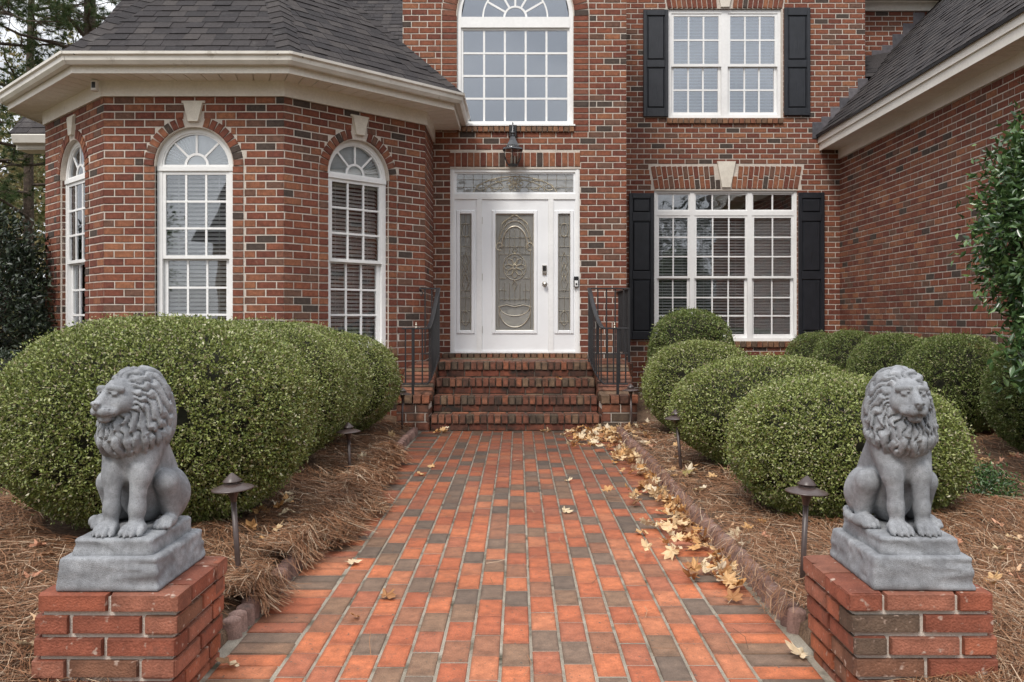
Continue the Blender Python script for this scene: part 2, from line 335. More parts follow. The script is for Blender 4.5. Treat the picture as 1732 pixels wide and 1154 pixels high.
STONE = material('grey_cast_stone', [(0.25,(.15,.155,.165)),(.75,(.32,.33,.345))], 0.85, rnd=False, noise=(9,0), noise2=(55,.22), bump=(330,.35), stain=((.40,.41,.425),10,.55,.8), dots=((.11,.113,.12),520,.57,.66))
MULCH = material('straw_litter_soil', [(0.25,(.055,.034,.022)),(.5,(.115,.07,.043)),(.75,(.19,.125,.08))], 0.95, rnd=False, noise=(28,0), noise2=(130,.5), bump=(90,1.0))
LAWN = material('winter_lawn', [(0.3,(.07,.075,.03)),(.7,(.13,.115,.05))], 0.95, rnd=False, noise=(1.5,0), noise2=(60,.35))
STRAW = material('pine_needle', [(0,(.18,.08,.038)),(.22,(.27,.135,.068)),(.42,(.34,.215,.13)),(.56,(.22,.10,.047)),(.78,(.48,.36,.25)),(.88,(.10,.055,.034))], 0.7, const=True)
DRYLEAF = material('dry_leaf', [(0,(.58,.37,.18)),(.18,(.68,.50,.29)),(.36,(.48,.25,.09)),(.5,(.66,.53,.35)),(.64,(.34,.16,.065)),(.76,(.54,.31,.13)),(.86,(.24,.12,.06)),(.93,(.70,.59,.43))], 0.65, const=True, noise=(40,.22), transl=.18)
DRYLEAFP = material('pink_dry_leaf', [(0,(.55,.30,.19)),(.25,(.62,.40,.24)),(.5,(.42,.20,.12)),(.7,(.66,.46,.28)),(.9,(.30,.24,.09))], 0.65, const=True, noise=(40,.25), transl=.15)
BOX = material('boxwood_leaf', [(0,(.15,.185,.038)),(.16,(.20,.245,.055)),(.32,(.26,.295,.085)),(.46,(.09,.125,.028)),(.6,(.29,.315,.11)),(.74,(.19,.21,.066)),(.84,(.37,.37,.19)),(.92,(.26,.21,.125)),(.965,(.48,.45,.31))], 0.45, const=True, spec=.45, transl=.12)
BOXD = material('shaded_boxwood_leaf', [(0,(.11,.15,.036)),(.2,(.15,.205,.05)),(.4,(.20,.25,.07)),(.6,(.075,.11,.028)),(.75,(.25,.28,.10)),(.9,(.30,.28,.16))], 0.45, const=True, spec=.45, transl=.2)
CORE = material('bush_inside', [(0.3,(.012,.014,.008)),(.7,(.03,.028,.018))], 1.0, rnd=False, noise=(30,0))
GLOSSY = material('camellia_leaf', [(0,(.045,.09,.03)),(.25,(.065,.125,.038)),(.5,(.032,.066,.024)),(.7,(.09,.155,.05)),(.88,(.14,.22,.07))], 0.25, const=True, spec=.6, transl=.12)
HOLLY = material('holly_leaf', [(0,(.016,.028,.014)),(.3,(.026,.042,.018)),(.6,(.011,.02,.011)),(.85,(.045,.06,.028))], 0.4, const=True, spec=.5)
NEEDLE = material('green_pine_needle', [(0,(.05,.085,.028)),(.3,(.075,.115,.035)),(.6,(.035,.06,.022)),(.8,(.11,.13,.05)),(.93,(.17,.14,.07))], 0.6, const=True, transl=.2)
BARK = material('pine_bark', [(0.3,(.045,.034,.028)),(.55,(.085,.062,.048)),(.75,(.13,.10,.08))], 0.95, rnd=False, noise=(14,0), noise2=(60,.4), bump=(40,1.0,(1,1,.3)))
TWIG = material('twig', [(0.3,(.10,.075,.055)),(.7,(.17,.13,.10))], 0.9, rnd=False, noise=(20,0))
BIRCHL = material('autumn_leaf', [(0,(.16,.15,.06)),(.3,(.22,.19,.09)),(.6,(.11,.13,.05)),(.85,(.28,.21,.10))], 0.7, const=True, transl=.25)
BROWNBRICK = material('brown_brick_far', [(0.3,(.22,.15,.105)),(.7,(.30,.22,.155))], 0.9, rnd=False, noise=(3,0), noise2=(30,.25))
ASPH = material('asphalt', [(0.3,(.04,.04,.04)),(.7,(.06,.06,.058))], 0.9, rnd=False, noise=(4,0))
# ------------------------------------------------------------------ ground
def grid_mesh(name, xs, ys, zf, mat, kind='structure'):
    X, Y = np.meshgrid(xs, ys); Z = zf(X, Y); n = len(xs); m = len(ys)
    V = np.stack([X.ravel(), Y.ravel(), Z.ravel()], 1)
    i = (np.arange(m-1)[:,None]*n+np.arange(n-1)[None,:]).ravel()
    o = obj(name, mesh_np(name, V, np.stack([i,i+1,i+n+1,i+n],1), mat, True)); o['kind'] = kind; return o
g = MB().raw([(-600,-600,-.06),(600,-600,-.06),(600,900,-.06),(-600,900,-.06)], [(0,1,2,3)]).build('ground', LAWN); g['kind'] = 'structure'
g = MB().raw([(-80,-17,-.05),(80,-17,-.05),(80,-10.5,-.05),(-80,-10.5,-.05)], [(0,1,2,3)]).build('road', ASPH); g['kind'] = 'structure'
def wob(X, Y): return .018*np.sin(3.1*X+1.3*Y)+.014*np.sin(5.3*Y-2.2*X)+.008*np.sin(13*X+9*Y)
def bed_l(X, Y):
    e = np.clip((-1.10-X)/.5, 0, 1); return .035+.075*e-.07*np.clip((X+1.115)/.014, 0, 1)+wob(X,Y)*e
def bed_r(X, Y):
    e = np.clip((X-1.08)/.5, 0, 1); return .045+.065*e-.08*np.clip((1.095-X)/.014, 0, 1)+wob(X,Y)*e
grid_mesh('mulch_bed_left', np.r_[np.linspace(-14,-4.5,12), np.linspace(-4.3,-1.13,60), -1.115, -1.10], np.linspace(1.2,14,160), bed_l, MULCH)
grid_mesh('mulch_bed_right', np.r_[1.08, 1.095, np.linspace(1.11,5.0,70), np.linspace(5.2,9,8)], np.linspace(1.2,14,160), bed_r, MULCH)
# ------------------------------------------------------------------ brick walls
BL, BH, PL, PH = .203, .0705, .2135, .0813
HOUSE = thing('brick_house', 'red brick house with octagonal bay, white front door and dark shingle roofs', 'house', (0, 11.5, 0))
BR = Pieces('brick', unit_brick(), WALLBRICK); BRS = Pieces('brick', unit_brick(), SILLB)
def wm(P, u):
    a = math.atan2(u[1], u[0]); return Matrix.Translation((P[0],P[1],0)) @ Matrix.Rotation(a, 4, 'Z')
def sub(iv, cuts):
    for c in cuts:
        if c is None: continue
        a, b = c; nv = []
        for p, q in iv:
            if b <= p or a >= q: nv.append((p,q)); continue
            if a > p: nv.append((p,a))
            if b < q: nv.append((b,q))
        iv = nv
    return iv
def brickM(W, x0, x1, z0, z1, d=.02, proud=.005, tilt=0.0):
    return W @ Matrix.Translation(((x0+x1)/2, d-proud, (z0+z1)/2)) @ Matrix.Rotation(tilt,4,'Y') @ Matrix.Diagonal((x1-x0, d, z1-z0, 1))
def wall(name, P, u, Lw, z0, z1, bcut=[], ccut=[], top=None, seen=True, thick=.1, seed=0):
    """a wall of running-bond bricks before a mortar core; bcut/ccut: functions of z giving the interval left open in bricks / core"""
    W = wm(P, u); rr = random.Random(seed or name); core = MB(W)
    par = obj(name, bpy.data.meshes.new(name), HOUSE); n = int(math.ceil((z1-z0)/PH))
    jobs = []
    for c in range(n):
        za = z0+c*PH; zb = min(za+PH, z1); zm = (za+zb)/2
        full = [(0, Lw if top is None else top(zm))]
        if full[0][1] <= 0.02: continue
        for a, b in sub(full, [f(zm) for f in ccut]): core.box(a, b, 0, thick, za, zb)
        off = (PL/2 if c % 2 else 0)+rr.uniform(-.006,.006)
        for a, b in sub(full, [f(zm) for f in bcut]):
            k0 = int(math.floor((a-off)/PL)); x = off+k0*PL
            while x < b:
                p, q = max(x, a)+ (0 if x < a else .0105), min(x+PL, b)
                if x < a: p = a
                if q < b: pass
                if q-p > .028:
                    jobs.append((p, q if q < b else b, za+.0105, zb))
                x += PL
    me = core.build('tmp', MORTAR); par.data = me.data; bpy.data.objects.remove(me)
    for a, b, c, d in jobs:
        if d-c > .02: BR.add(brickM(W, a, b, c, d-0.0003, proud=.005+rr.uniform(-.0018,.0018), tilt=rr.uniform(-.006,.006)), par, seen)
    return W, par
def rect_cut(x0, x1, z0, z1): return lambda z: (x0, x1) if z0 < z < z1 else None
def arch_cut(xc, hw, z0, zs, r):
    def f(z):
        if z0 < z <= zs: return (xc-hw, xc+hw)
        if zs < z < zs+r: h = math.sqrt(max(0, r*r-(z-zs)**2)); return (xc-h, xc+h)
    return f
def row_bricks(W, par, x0, x1, z0, z1, n, proud=.008, d=.03, seen=True, tilt=None, pc=None):
    p = (x1-x0)/n
    for i in range(n):
        a = x0+i*p+.005; b = x0+(i+1)*p-.005
        (pc or BR).add(brickM(W, a, b, z0+.004, z1-.004, d, proud+random.uniform(-.002,.002), tilt((a+b)/2) if tilt else random.uniform(-.008,.008)), par, seen)
def room(W, par, x0, x1, z0, z1, mat, dep=.9):
    m = MB(W); y0, y1 = .101, dep
    m.raw([(x0,y0,z0),(x1,y0,z0),(x1,y1,z0),(x0,y1,z0),(x0,y0,z1),(x1,y0,z1),(x1,y1,z1),(x0,y1,z1)], [(3,2,1,0),(4,7,6,5),(1,2,6,5),(2,3,7,6),(3,0,4,7)])
    return m.build('window_recess', mat, par)
PANEMESH = {}
def pane(W, par, x0, x1, z0, z1, y, mat=GLASS):
    me = PANEMESH.get(mat.name)
    if me is None: me = PANEMESH[mat.name] = mesh_np('pane', MB().box(-.5,.5,-.5,.5,-.5,.5).V, MB().box(-.5,.5,-.5,.5,-.5,.5).F, mat)
    return obj('pane', me, par, W @ Matrix.Translation(((x0+x1)/2, y, (z0+z1)/2)) @ Matrix.Rotation(random.uniform(-.004,.004),4,'Z') @ Matrix.Rotation(random.uniform(-.004,.004),4,'X') @ Matrix.Diagonal((x1-x0, .004, z1-z0, 1)))
def sash(W, fr, mu, par, x0, x1, z0, z1, cols, rows, y, fw=.042, mw=.02, mat=GLASS, bot=None):
    bot = bot or fw
    fr.box(x0, x0+fw, y, y+.035, z0, z1); fr.box(x1-fw, x1, y, y+.035, z0, z1)
    fr.box(x0+fw, x1-fw, y+.001, y+.034, z0, z0+bot); fr.box(x0+fw, x1-fw, y+.001, y+.034, z1-fw, z1)
    a, b, c, d = x0+fw, x1-fw, z0+bot, z1-fw
    for i in range(1, cols):
        x = a+(b-a)*i/cols; mu.box(x-mw/2, x+mw/2, y+.006, y+.029, c, d)
    for j in range(1, rows):
        z = c+(d-c)*j/rows; mu.box(a, b, y+.0045, y+.0305, z-mw/2, z+mw/2)
    for i in range(cols):
        for j in range(rows):
            pane(W, par, a+(b-a)*i/cols+.003, a+(b-a)*(i+1)/cols-.003, c+(d-c)*j/rows+.003, c+(d-c)*(j+1)/rows-.003, y+.018, mat)
def blinds(W, par, x0, x1, z0, z1, y, pitch=.042, tilt=36, cords=2):
    m = MB(W); n = int((z1-z0)/pitch); t = R(tilt); h = .024
    for i in range(n):
        z = z1-.03-i*pitch; dy, dz = h*math.cos(t), h*math.sin(t)
        m.raw([(x0,y-dy,z-dz),(x1,y-dy,z-dz),(x1,y+dy,z+dz),(x0,y+dy,z+dz),(x0,y-dy,z-dz+.003),(x1,y-dy,z-dz+.003),(x1,y+dy,z+dz+.003),(x0,y+dy,z+dz+.003)],
              [(0,3,2,1),(4,5,6,7),(0,1,5,4),(1,2,6,5),(2,3,7,6),(3,0,4,7)])
    for c in range(cords):
        x = x0+(x1-x0)*(c+.5+(.12 if c else -.12))/cords
        m.box(x-.002, x+.002, y-.028, y-.0265, z0, z1)
    b = m.build('blind', BLIND, par); b['kind'] = 'stuff'; return b
def sector(W, par, xc, zc, r0, r1, a0, a1, y, mat):
    m = MB(W); m.band(xc, zc, r0, r1, a0, a1, y-.002, y+.002, 8); return m.build('pane', mat, par)
def fan(W, par, mu, xc, zs, r, hub, y, spokes, mat, ring=None, mw=.02):
    """half-round light over a springing line: spokes, hub ring, panes"""
    mu.band(xc, zs, hub-.012, hub+.014, 0, 180, y-.011, y+.012, 18)
    if ring: mu.band(xc, zs, ring-.01, ring+.01, 0, 180, y-.0115, y+.0125, 30)
    for a in spokes:
        c, s = math.cos(R(a)), math.sin(R(a)); px, pz = -s*mw/2, c*mw/2; ra, rb = hub+.012, (ring or r)
        mu.prism([(xc+ra*c+px,zs+ra*s+pz),(xc+ra*c-px,zs+ra*s-pz),(xc+rb*c-px,zs+rb*s-pz),(xc+rb*c+px,zs+rb*s+pz)], y-.010, y+.011)
    ang = [0]+list(spokes)+[180]
    for a, b in zip(ang[:-1], ang[1:]): sector(W, par, xc, zs, hub, (ring or r), a+.3, b-.3, y, mat)
    if ring: sector(W, par, xc, zs, ring, r, 0, 180, y, mat)
    sector(W, par, xc, zs, .004, hub, 0, 180, y, mat)
# ---- bay
BAYH = 3.59
def bay_wall(name, P, u, seen=True, lite=GLASS, tilt=36, pitch=.044):
    xc, hw, zb, zs, r = .95, .41, .90, 2.85, .535
    cutc = arch_cut(xc, hw, zb, zs, .475); cutb = arch_cut(xc, r, zb, zs, r)
    W, par = wall(name, P, u, 1.9, 0, BAYH, [cutb], [cutc, arch_cut(xc, hw, zb-.1, zb, 0)], seen=seen)
    m = MB(W); m.band(xc, zs, hw, r-.008, 0, 180, -.0012, .098, 28); m.build('arch_mortar', MORTAR, par)
    n = 21
    for i in range(n):
        a = math.pi*(i+.5)/n
        if abs(a-math.pi/2) < .16: continue
        BR.add(W @ Matrix.Translation((xc+.472*math.cos(a), .075, zs+.472*math.sin(a))) @ Matrix.Rotation(-(a-math.pi/2),4,'Y') @ Matrix.Diagonal((.0605, .088+random.uniform(-.002,.002), .112, 1)), par, seen)
    for c in range(int(BAYH/PH)):
        za = c*PH; zt = za+PH
        if zt < zb+.02 or zt > zs+.03: continue
        for s in (-1, 1):
            a, b = sorted((xc+s*hw, xc+s*(r-.011)))
            BR.add(brickM(W, a+(0 if s>0 else .0), b, max(za+.0105,zb), zt, .09, .009+random.uniform(-.002,.002)), par, seen)
    row_bricks(W, par, xc-r+.02, xc+r-.02, zb-.10, zb-.002, 13, proud=.03, d=.12, seen=seen, pc=BRS)
    k = MB(W); zt, zl = 3.51, 3.315
    k.raw([(xc-.10,-.035,zt),(xc+.10,-.035,zt),(xc+.052,-.035,zl),(xc-.052,-.035,zl),(xc-.115,.05,zt+.012),(xc+.115,.05,zt+.012),(xc+.062,.05,zl-.012),(xc-.062,.05,zl-.012)],
          [(0,3,2,1),(0,1,5,4),(1,2,6,5),(2,3,7,6),(3,0,4,7)]); k.box(xc-.122, xc+.122, -.022, .05, zt+.0, zt+.022); k.build('keystone', KEYST, par)
    # window
    fr = MB(W); y = .055
    fr.box(xc-hw+.001, xc-.355, y, y+.06, zb, zs); fr.box(xc+.355, xc+hw-.001, y, y+.06, zb, zs)
    fr.box(xc-.355, xc+.355, y+.001, y+.059, zb, zb+.03)
    fr.box(xc-hw+.001, xc+hw-.001, y-.012, y+.06, zs-.045, zs-.0); fr.box(xc-.355, xc+.355, y+.004, y+.05, zs+.0005, zs+.022)
    fr.band(xc, zs+.0005, .362, hw-.001, 0, 180, y, y+.06, 30)
    fr.band(xc, zs+.001, .345, .362, 0, 180, y+.012, y+.058, 30)
    win = fr.build('window', WHITE, HOUSE)
    mu = MB(W); s2 = MB(W)
    sash(W, s2, mu, win, xc-.355, xc+.355, 1.875, zs-.046, 3, 3, y+.006, .036, .022, lite)
    sash(W, s2, mu, win, xc-.352, xc+.352, zb+.031, 1.90, 3, 3, y+.046, .042, .022, lite, bot=.06)
    s2.build('sash', WHITE, win)
    fan(W, win, mu, xc, zs+.022, .345, .115, y+.035, (45, 90, 135), lite, mw=.022)
    mu.build('muntin', WHITE, win)
    # pleated sunburst behind the fan
    V = [(xc, y+.055, zs+.02)]; F = []; npl = 30
    for i in range(npl*2+1):
        a = math.pi*i/(npl*2); V.append((xc+.36*math.cos(a), y+.055+(.05 if i % 2 else 0), zs+.02+.36*math.sin(a)))
    for i in range(npl*2): F.append((0, i+1, i+2))
    MB(W).raw(V, F).build('pleated_shade', SHADE, win)
    hb = MB(W); hb.band(xc, zs+.022, .003, .10, 0, 180, y+.046, y+.052, 16); hb.build('shade_hub', SHADE, win)
    blinds(W, win, xc-.35, xc+.35, zb+.02, zs-.02, y+.125, pitch, tilt)
    room(W, win, xc-.42, xc+.42, zb-.02, zs+.42, ROOM)
    return W, par
P = {'fl': (-4.375, 9.2), 'fr': (-2.475, 9.2), 'rr': (-1.1315, 10.5435), 'll': (-5.7185, 10.5435)}
q = math.sqrt(.5)
bay_wall('bay_wall', P['fl'], (1, 0)); bay_wall('bay_wall', P['fr'], (q, q)); bay_wall('bay_wall', P['ll'], (q, -q))
wall('bay_return_wall', P['rr'], (0, 1), 1.01, 0, BAYH)
# ---- central block with the door and the tall window
CX0, CY = -1.536, 11.56
def cx(x): return x-CX0
wc, hw, zs, zb = -.043, .772, 5.25, 3.795; JR = .985
dx0, dx1, dz0, dz1 = -.905, .812, .785, 3.245
cb = [arch_cut(cx(wc), JR, zb-.085, zs, JR), rect_cut(cx(dx0), cx(dx1), 0, dz1+.205)]
cc = [arch_cut(cx(wc), hw, zb, zs, hw+.06), rect_cut(cx(dx0), cx(dx1), 0, dz1)]
CW, cpar = wall('central_wall', (CX0, CY), (1, 0), 1.43-CX0, .3, 6.62, cb, cc)
m = MB(CW); m.band(cx(wc), zs, hw, JR-.008, 0, 180, -.0012, .098, 30); m.build('arch_mortar', MORTAR, cpar)
for i in range(33):
    a = math.pi*(i+.5)/33
    BR.add(CW @ Matrix.Translation((cx(wc)+.878*math.cos(a), .075, zs+.878*math.sin(a))) @ Matrix.Rotation(-(a-math.pi/2),4,'Y') @ Matrix.Diagonal((.073, .086, .203, 1)), cpar)
for c in range(80):
    za = .3+c*PH; zt = za+PH
    if zt < zb+.0 or zt > zs+.03: continue
    for s in (-1, 1):
        a, b = sorted((cx(wc)+s*hw, cx(wc)+s*(JR-.011)))
        BR.add(brickM(CW, a, b, za+.0105, zt, .09, .009+random.uniform(-.002,.002)), cpar)
row_bricks(CW, cpar, cx(wc)-hw-.01, cx(wc)+hw+.01, zb-.085, zb-.004, 22, proud=.035, d=.1, pc=BRS)
for s in (-1, 1):     # bricks beside the sill
    a, b = sorted((cx(wc)+s*(hw+.015), cx(wc)+s*(JR-.011))); BR.add(brickM(CW, a, b, zb-.075, zb-.004), cpar)
row_bricks(CW, cpar, cx(dx0)-.02, cx(dx1)+.01, dz1+.004, dz1+.203, 21)
sill_par = cpar
row_bricks(CW, cpar, cx(dx0)-.1, cx(dx1)+.1, .715, .784, 23, proud=.045, d=.16, pc=BRS)
# tall window
fr = MB(CW); X = cx(wc); y = .03
fr.box(X-hw+.001, X-hw+.05, y, y+.07, zb, zs); fr.box(X+hw-.05, X+hw-.001, y, y+.07, zb, zs); fr.box(X-hw+.05, X+hw-.05, y+.001, y+.069, zb, zb+.045)
fr.box(X-hw+.05, X+hw-.05, y-.01, y+.07, zs-.14, zs+.0); fr.band(X, zs+.0005, hw-.055, hw-.001, 0, 180, y, y+.07, 40)
fr.box(X-hw-.02, X+hw+.02, -.04, .03, zb-.003, zb+.018)
win = fr.build('window', WHITE, HOUSE); mu = MB(CW); s2 = MB(CW)
sash(CW, s2, mu, win, X-hw+.05, X+hw-.05, zb+.045, zs-.141, 5, 4, y+.02, .03, .026, GLASSB)
s2.build('sash', WHITE, win); fan(CW, win, mu, X, zs, hw-.055, .147, y+.035, (30,60,90,120,150), GLASSB, ring=.43, mw=.026); mu.build('muntin', WHITE, win)
room(CW, win, X-hw-.05, X+hw+.05, zb-.05, 6.1, ROOM2, 1.6)
wall('central_side_wall', (1.4255, CY+.014), (0, 1), 2.07, .3, 6.62, seen=False)
# ---- right wall
RY = 13.65; RX0 = 1.43
def rx(x): return x-RX0
wl = (2.125, 4.362, .897, 3.262); wu = (2.345, 4.113, 4.39, 6.09)
def jack(z0, z1, a0, a1, b0, b1):
    return lambda z: (rx(a0+(a1-a0)*(z-z0)/(z1-z0)), rx(b0+(b1-b0)*(z-z0)/(z1-z0))) if z0 < z < z1 else None
rb = [rect_cut(rx(wl[0]), rx(wl[1]), wl[2]-.105, wl[3]+.02), jack(3.262, 3.635, 2.10, 2.03, 4.40, 4.47),
      rect_cut(rx(wu[0]-.03), rx(wu[1]+.03), wu[2]-.10, wu[3]+.0), jack(6.08, 6.62, 2.31, 2.24, 4.15, 4.22)]
rc = [rect_cut(rx(wl[0]), rx(wl[1]), wl[2], wl[3]), rect_cut(rx(wu[0]), rx(wu[1]), wu[2], wu[3])]
RW, rpar = wall('right_wall', (RX0, RY), (1, 0), 3.995, .0, 6.62, rb, rc)
def jack_bricks(xc, z0, H, x0, x1, zlim=99):
    n = int((x1-x0)/.078)
    for i in range(n):
        x = x0+(i+.5)*(x1-x0)/n; t = (x-xc)/((x1-x0)/2); tl = .075*(1 if t > 0 else -1)+.10*t
        segs = [(.0,.20),(.21,H)] if i % 2 else [(.0,H-.21),(H-.20,H)]
        for a, b in segs:
            zc = (a+b)/2; xx = x+math.tan(tl)*zc
            kw = .075+(.145-.075)*zc/H
            if abs(xx-xc) < kw+.03: continue
            if z0+a > zlim: continue
            BR.add(RW @ Matrix.Translation((rx(xx), .012, z0+zc)) @ Matrix.Rotation(tl,4,'Y') @ Matrix.Diagonal(((x1-x0)/n-.011, .021, (b-a)/math.cos(tl)-.003, 1)), rpar)
jack_bricks(3.25, 3.275, .355, 2.125, 4.375); jack_bricks(3.23, 6.10, .36, 2.33, 4.13)
for xc, z0 in ((3.25, 3.30), (3.23, 6.12)):
    k = MB(RW); c = rx(xc); H = .405
    k.raw([(c-.145,-.03,z0+H),(c+.145,-.03,z0+H),(c+.065,-.03,z0),(c-.065,-.03,z0),(c-.155,.03,z0+H+.008),(c+.155,.03,z0+H+.008),(c+.075,.03,z0-.008),(c-.075,.03,z0-.008)],
          [(0,3,2,1),(0,1,5,4),(1,2,6,5),(2,3,7,6),(3,0,4,7)]).build('keystone', KEYST, rpar)
row_bricks(RW, rpar, rx(wl[0]-.03), rx(wl[1]+.05), wl[2]-.105, wl[2]-.004, 27, proud=.035, d=.1, pc=BRS)
row_bricks(RW, rpar, rx(wu[0]-.03), rx(wu[1]+.03), wu[2]-.10, wu[2]-.004, 21, proud=.035, d=.1, pc=BRS)
# lower triple window with transom lights
a, b, c, d = rx(wl[0]), rx(wl[1]), wl[2], wl[3]; fr = MB(RW); y = .03
fr.box(a+.001, a+.045, y, y+.07, c, d); fr.box(b-.045, b-.001, y, y+.07, c, d); fr.box(a+.045, b-.045, y+.001, y+.069, c, c+.045); fr.box(a+.045, b-.045, y+.001, y+.069, d-.045, d-.001)
m1, m2 = rx(2.725), rx(3.628)
fr.box(m1-.035, m1+.035, y+.002, y+.068, c+.045, d-.045); fr.box(m2-.035, m2+.035, y+.002, y+.068, c+.045, d-.045)
zt0, zt1 = 2.865, 2.935
xs = [(a+.045, m1-.035, 2), (m1+.035, m2-.035, 3), (m2+.035, b-.045, 2)]
for x0, x1, n in xs: fr.box(x0, x1, y+.003, y+.067, zt0, zt1)
win = fr.build('window', WHITE, HOUSE); mu = MB(RW); s2 = MB(RW); zmid = 1.90
for i, (x0, x1, n) in enumerate(xs):
    gm = GLASSR if i < 2 else GLASS
    sash(RW, s2, mu, win, x0, x1, zt1, d-.045, n, 1, y+.018, .022, .022, gm)
    sash(RW, s2, mu, win, x0, x1, zmid-.02, zt0, n, 3, y+.012, .036, .022, gm)
    sash(RW, s2, mu, win, x0, x1, c+.045, zmid+.004, n, 3, y+.050, .038, .022, gm, bot=.06)
    blinds(RW, win, x0+.01, x1-.01, c+.03, zt0-.01, y+.125, .046, 32 if i < 2 else 54)
s2.build('sash', WHITE, win); mu.build('muntin', WHITE, win); room(RW, win, a-.03, b+.03, c-.03, d+.03, ROOM)
# upper pair of windows
a, b, c, d = rx(wu[0]), rx(wu[1]), wu[2], wu[3]; fr = MB(RW)
fr.box(a+.001, a+.05, y, y+.07, c, d); fr.box(b-.05, b-.001, y, y+.07, c, d); fr.box(a+.05, b-.05, y+.001, y+.069, c, c+.05); fr.box(a+.05, b-.05, y+.001, y+.069, d-.055, d-.001)
mm = rx(3.232); fr.box(mm-.05, mm+.05, y+.002, y+.068, c+.05, d-.055)
win = fr.build('window', WHITE, HOUSE); mu = MB(RW); s2 = MB(RW); zmid = 5.235
for x0, x1 in ((a+.05, mm-.05), (mm+.05, b-.05)):
    sash(RW, s2, mu, win, x0, x1, zmid-.03, d-.055, 3, 2, y+.012, .042, .026, GLASSB)
    sash(RW, s2, mu, win, x0, x1, c+.05, zmid+.004, 3, 2, y+.050, .045, .026, GLASSB, bot=.055)
    blinds(RW, win, x0+.01, x1-.01, c+.03, d-.03, y+.125, .050, 30)
s2.build('sash', WHITE, win); mu.build('muntin', WHITE, win); room(RW, win, a-.03, b+.03, c-.03, d+.03, ROOM)
# shutters
def shutter(x0, x1, z0, z1, panels):
    a, b = rx(x0), rx(x1); m = MB(RW); y0 = -.050; e = .052
    m.box(a, b, y0+.021, -.012, z0, z1); zz = [z0]+[v for p in panels for v in p]+[z1]
    m.bbox(a, a+e, y0, y0+.0205, z0, z1, .004); m.bbox(b-e, b, y0, y0+.0205, z0, z1, .004)
    for i in range(0, len(zz), 2): m.bbox(a+e+.0005, b-e-.0005, y0, y0+.0205, zz[i], zz[i+1], .004)
    s = m.build('shutter', SHUTTER, HOUSE)
    for p0, p1 in panels: MB(RW).bbox(a+e+.012, b-e-.012, y0+.004, y0+.0209, p0+.012, p1-.012, .0165).build('shutter_panel', SHUTTER, s)
    bl = MB(RW)
    for x in (a+.02, b-.02):
        for z in (z0+.03, z1-.03): bl.box(x-.006, x+.006, y0-.004, y0, z-.006, z+.006)
    bl.build('fixing_screw', SHUTTER, s)
def zr(x0): pass
P3 = [(1.045,1.86),(1.98,2.77),(2.90,3.125)]
shutter(1.727, 2.115, .92, 3.205, P3); shutter(4.372, 4.775, .92, 3.215, P3)
P2 = [(4.53,5.17),(5.28,5.98)]
shutter(1.95, 2.338, 4.40, 6.07, P2); shutter(4.150, 4.553, 4.42, 6.10, P2)
# ---- garage wing side wall, recess wall, hidden left wall
GX = 5.03
wall('garage_side_wall', (GX, RY), (0, -1), 8.6, 0, 3.76)
wall('recess_wall', (5.425, 14.3), (1, 0), 2.4, 3.6, 6.36)
wall('recess_side_wall', (5.42, 13.664), (0, 1), .62, 3.6, 6.62, seen=False)
wall('left_wing_wall', (-6.6, 12.4), (1, 0), 1.6, 0, 3.6)
# ------------------------------------------------------------------ eaves
def eave(path, zw, o, zsof, fh, name=''):
    """frieze, soffit boards, fascia along a wall line"""
    m = MB().sweep(path, [(0.0005,zw),(.03,zw),(.03,zsof+.03),(0.0005,zsof+.03)]); m.build('frieze_board', TRIM, HOUSE)
    m = MB().sweep(path, [(o,zsof-.012),(o+.022,zsof-.012),(o+.022,zsof+fh),(o,zsof+fh)]); m.build('fascia_board', TRIM, HOUSE)
    m = MB().sweep(path, [(.0,zsof+.02),(o+.01,zsof+.02),(o+.01,zsof+.03),(.0,zsof+.03)]); m.build('soffit_backing', TRIM, HOUSE)
    sp = obj('soffit', bpy.data.meshes.new('soffit'), HOUSE)
    for i in range(len(path)-1):
        a0 = Vector((*offset_pt(path, i, .03),0)); a1 = Vector((*offset_pt(path, i, o),0)); b0 = Vector((*offset_pt(path, i+1, .03),0)); b1 = Vector((*offset_pt(path, i+1, o),0))
        n = max(1, int((b0-a0).length/.155))
        for k in range(n):
            p0 = a0.lerp(b0, k/n); p1 = a0.lerp(b0, (k+1)/n); r0 = a1.lerp(b1, k/n); r1 = a1.lerp(b1, (k+1)/n)
            d = (p1-p0).normalized()*.006; z = zsof
            V = [(*(p0+d).xy,z),(*(p1-d).xy,z),(*(r1-d).xy,z),(*(r0+d).xy,z)]; V += [(x,yy,zsof+.019) for x,yy,_ in V]
            MB().raw(V, [(0,1,2,3),(7,6,5,4),(0,4,5,1),(1,5,6,2),(2,6,7,3),(3,7,4,0)]).build('soffit_board', TRIM, sp)
    MB().sweep(path, [(.03,zsof+.0192),(o,zsof+.0192),(o,zsof+.0198),(.03,zsof+.0198)]).build('soffit_shadow_gap', TRIM, sp)
BAYP = [(-5.7185, 12.39), P['ll'], P['fl'], P['fr'], P['rr'], (-1.1315, 11.555)]
eave(BAYP, BAYH-.012, .345, 3.735, .10)
gp = [(.372,3.80),(.382,3.795),(.435,3.795),(.462,3.83),(.468,3.87),(.49,3.885),(.492,3.912),(.478,3.914),(.476,3.90),(.455,3.88),(.45,3.835),(.43,3.805),(.384,3.805),(.380,3.90),(.370,3.90)]
gut = MB().sweep(BAYP, gp).build('gutter', GUTTER, HOUSE, smooth=False)
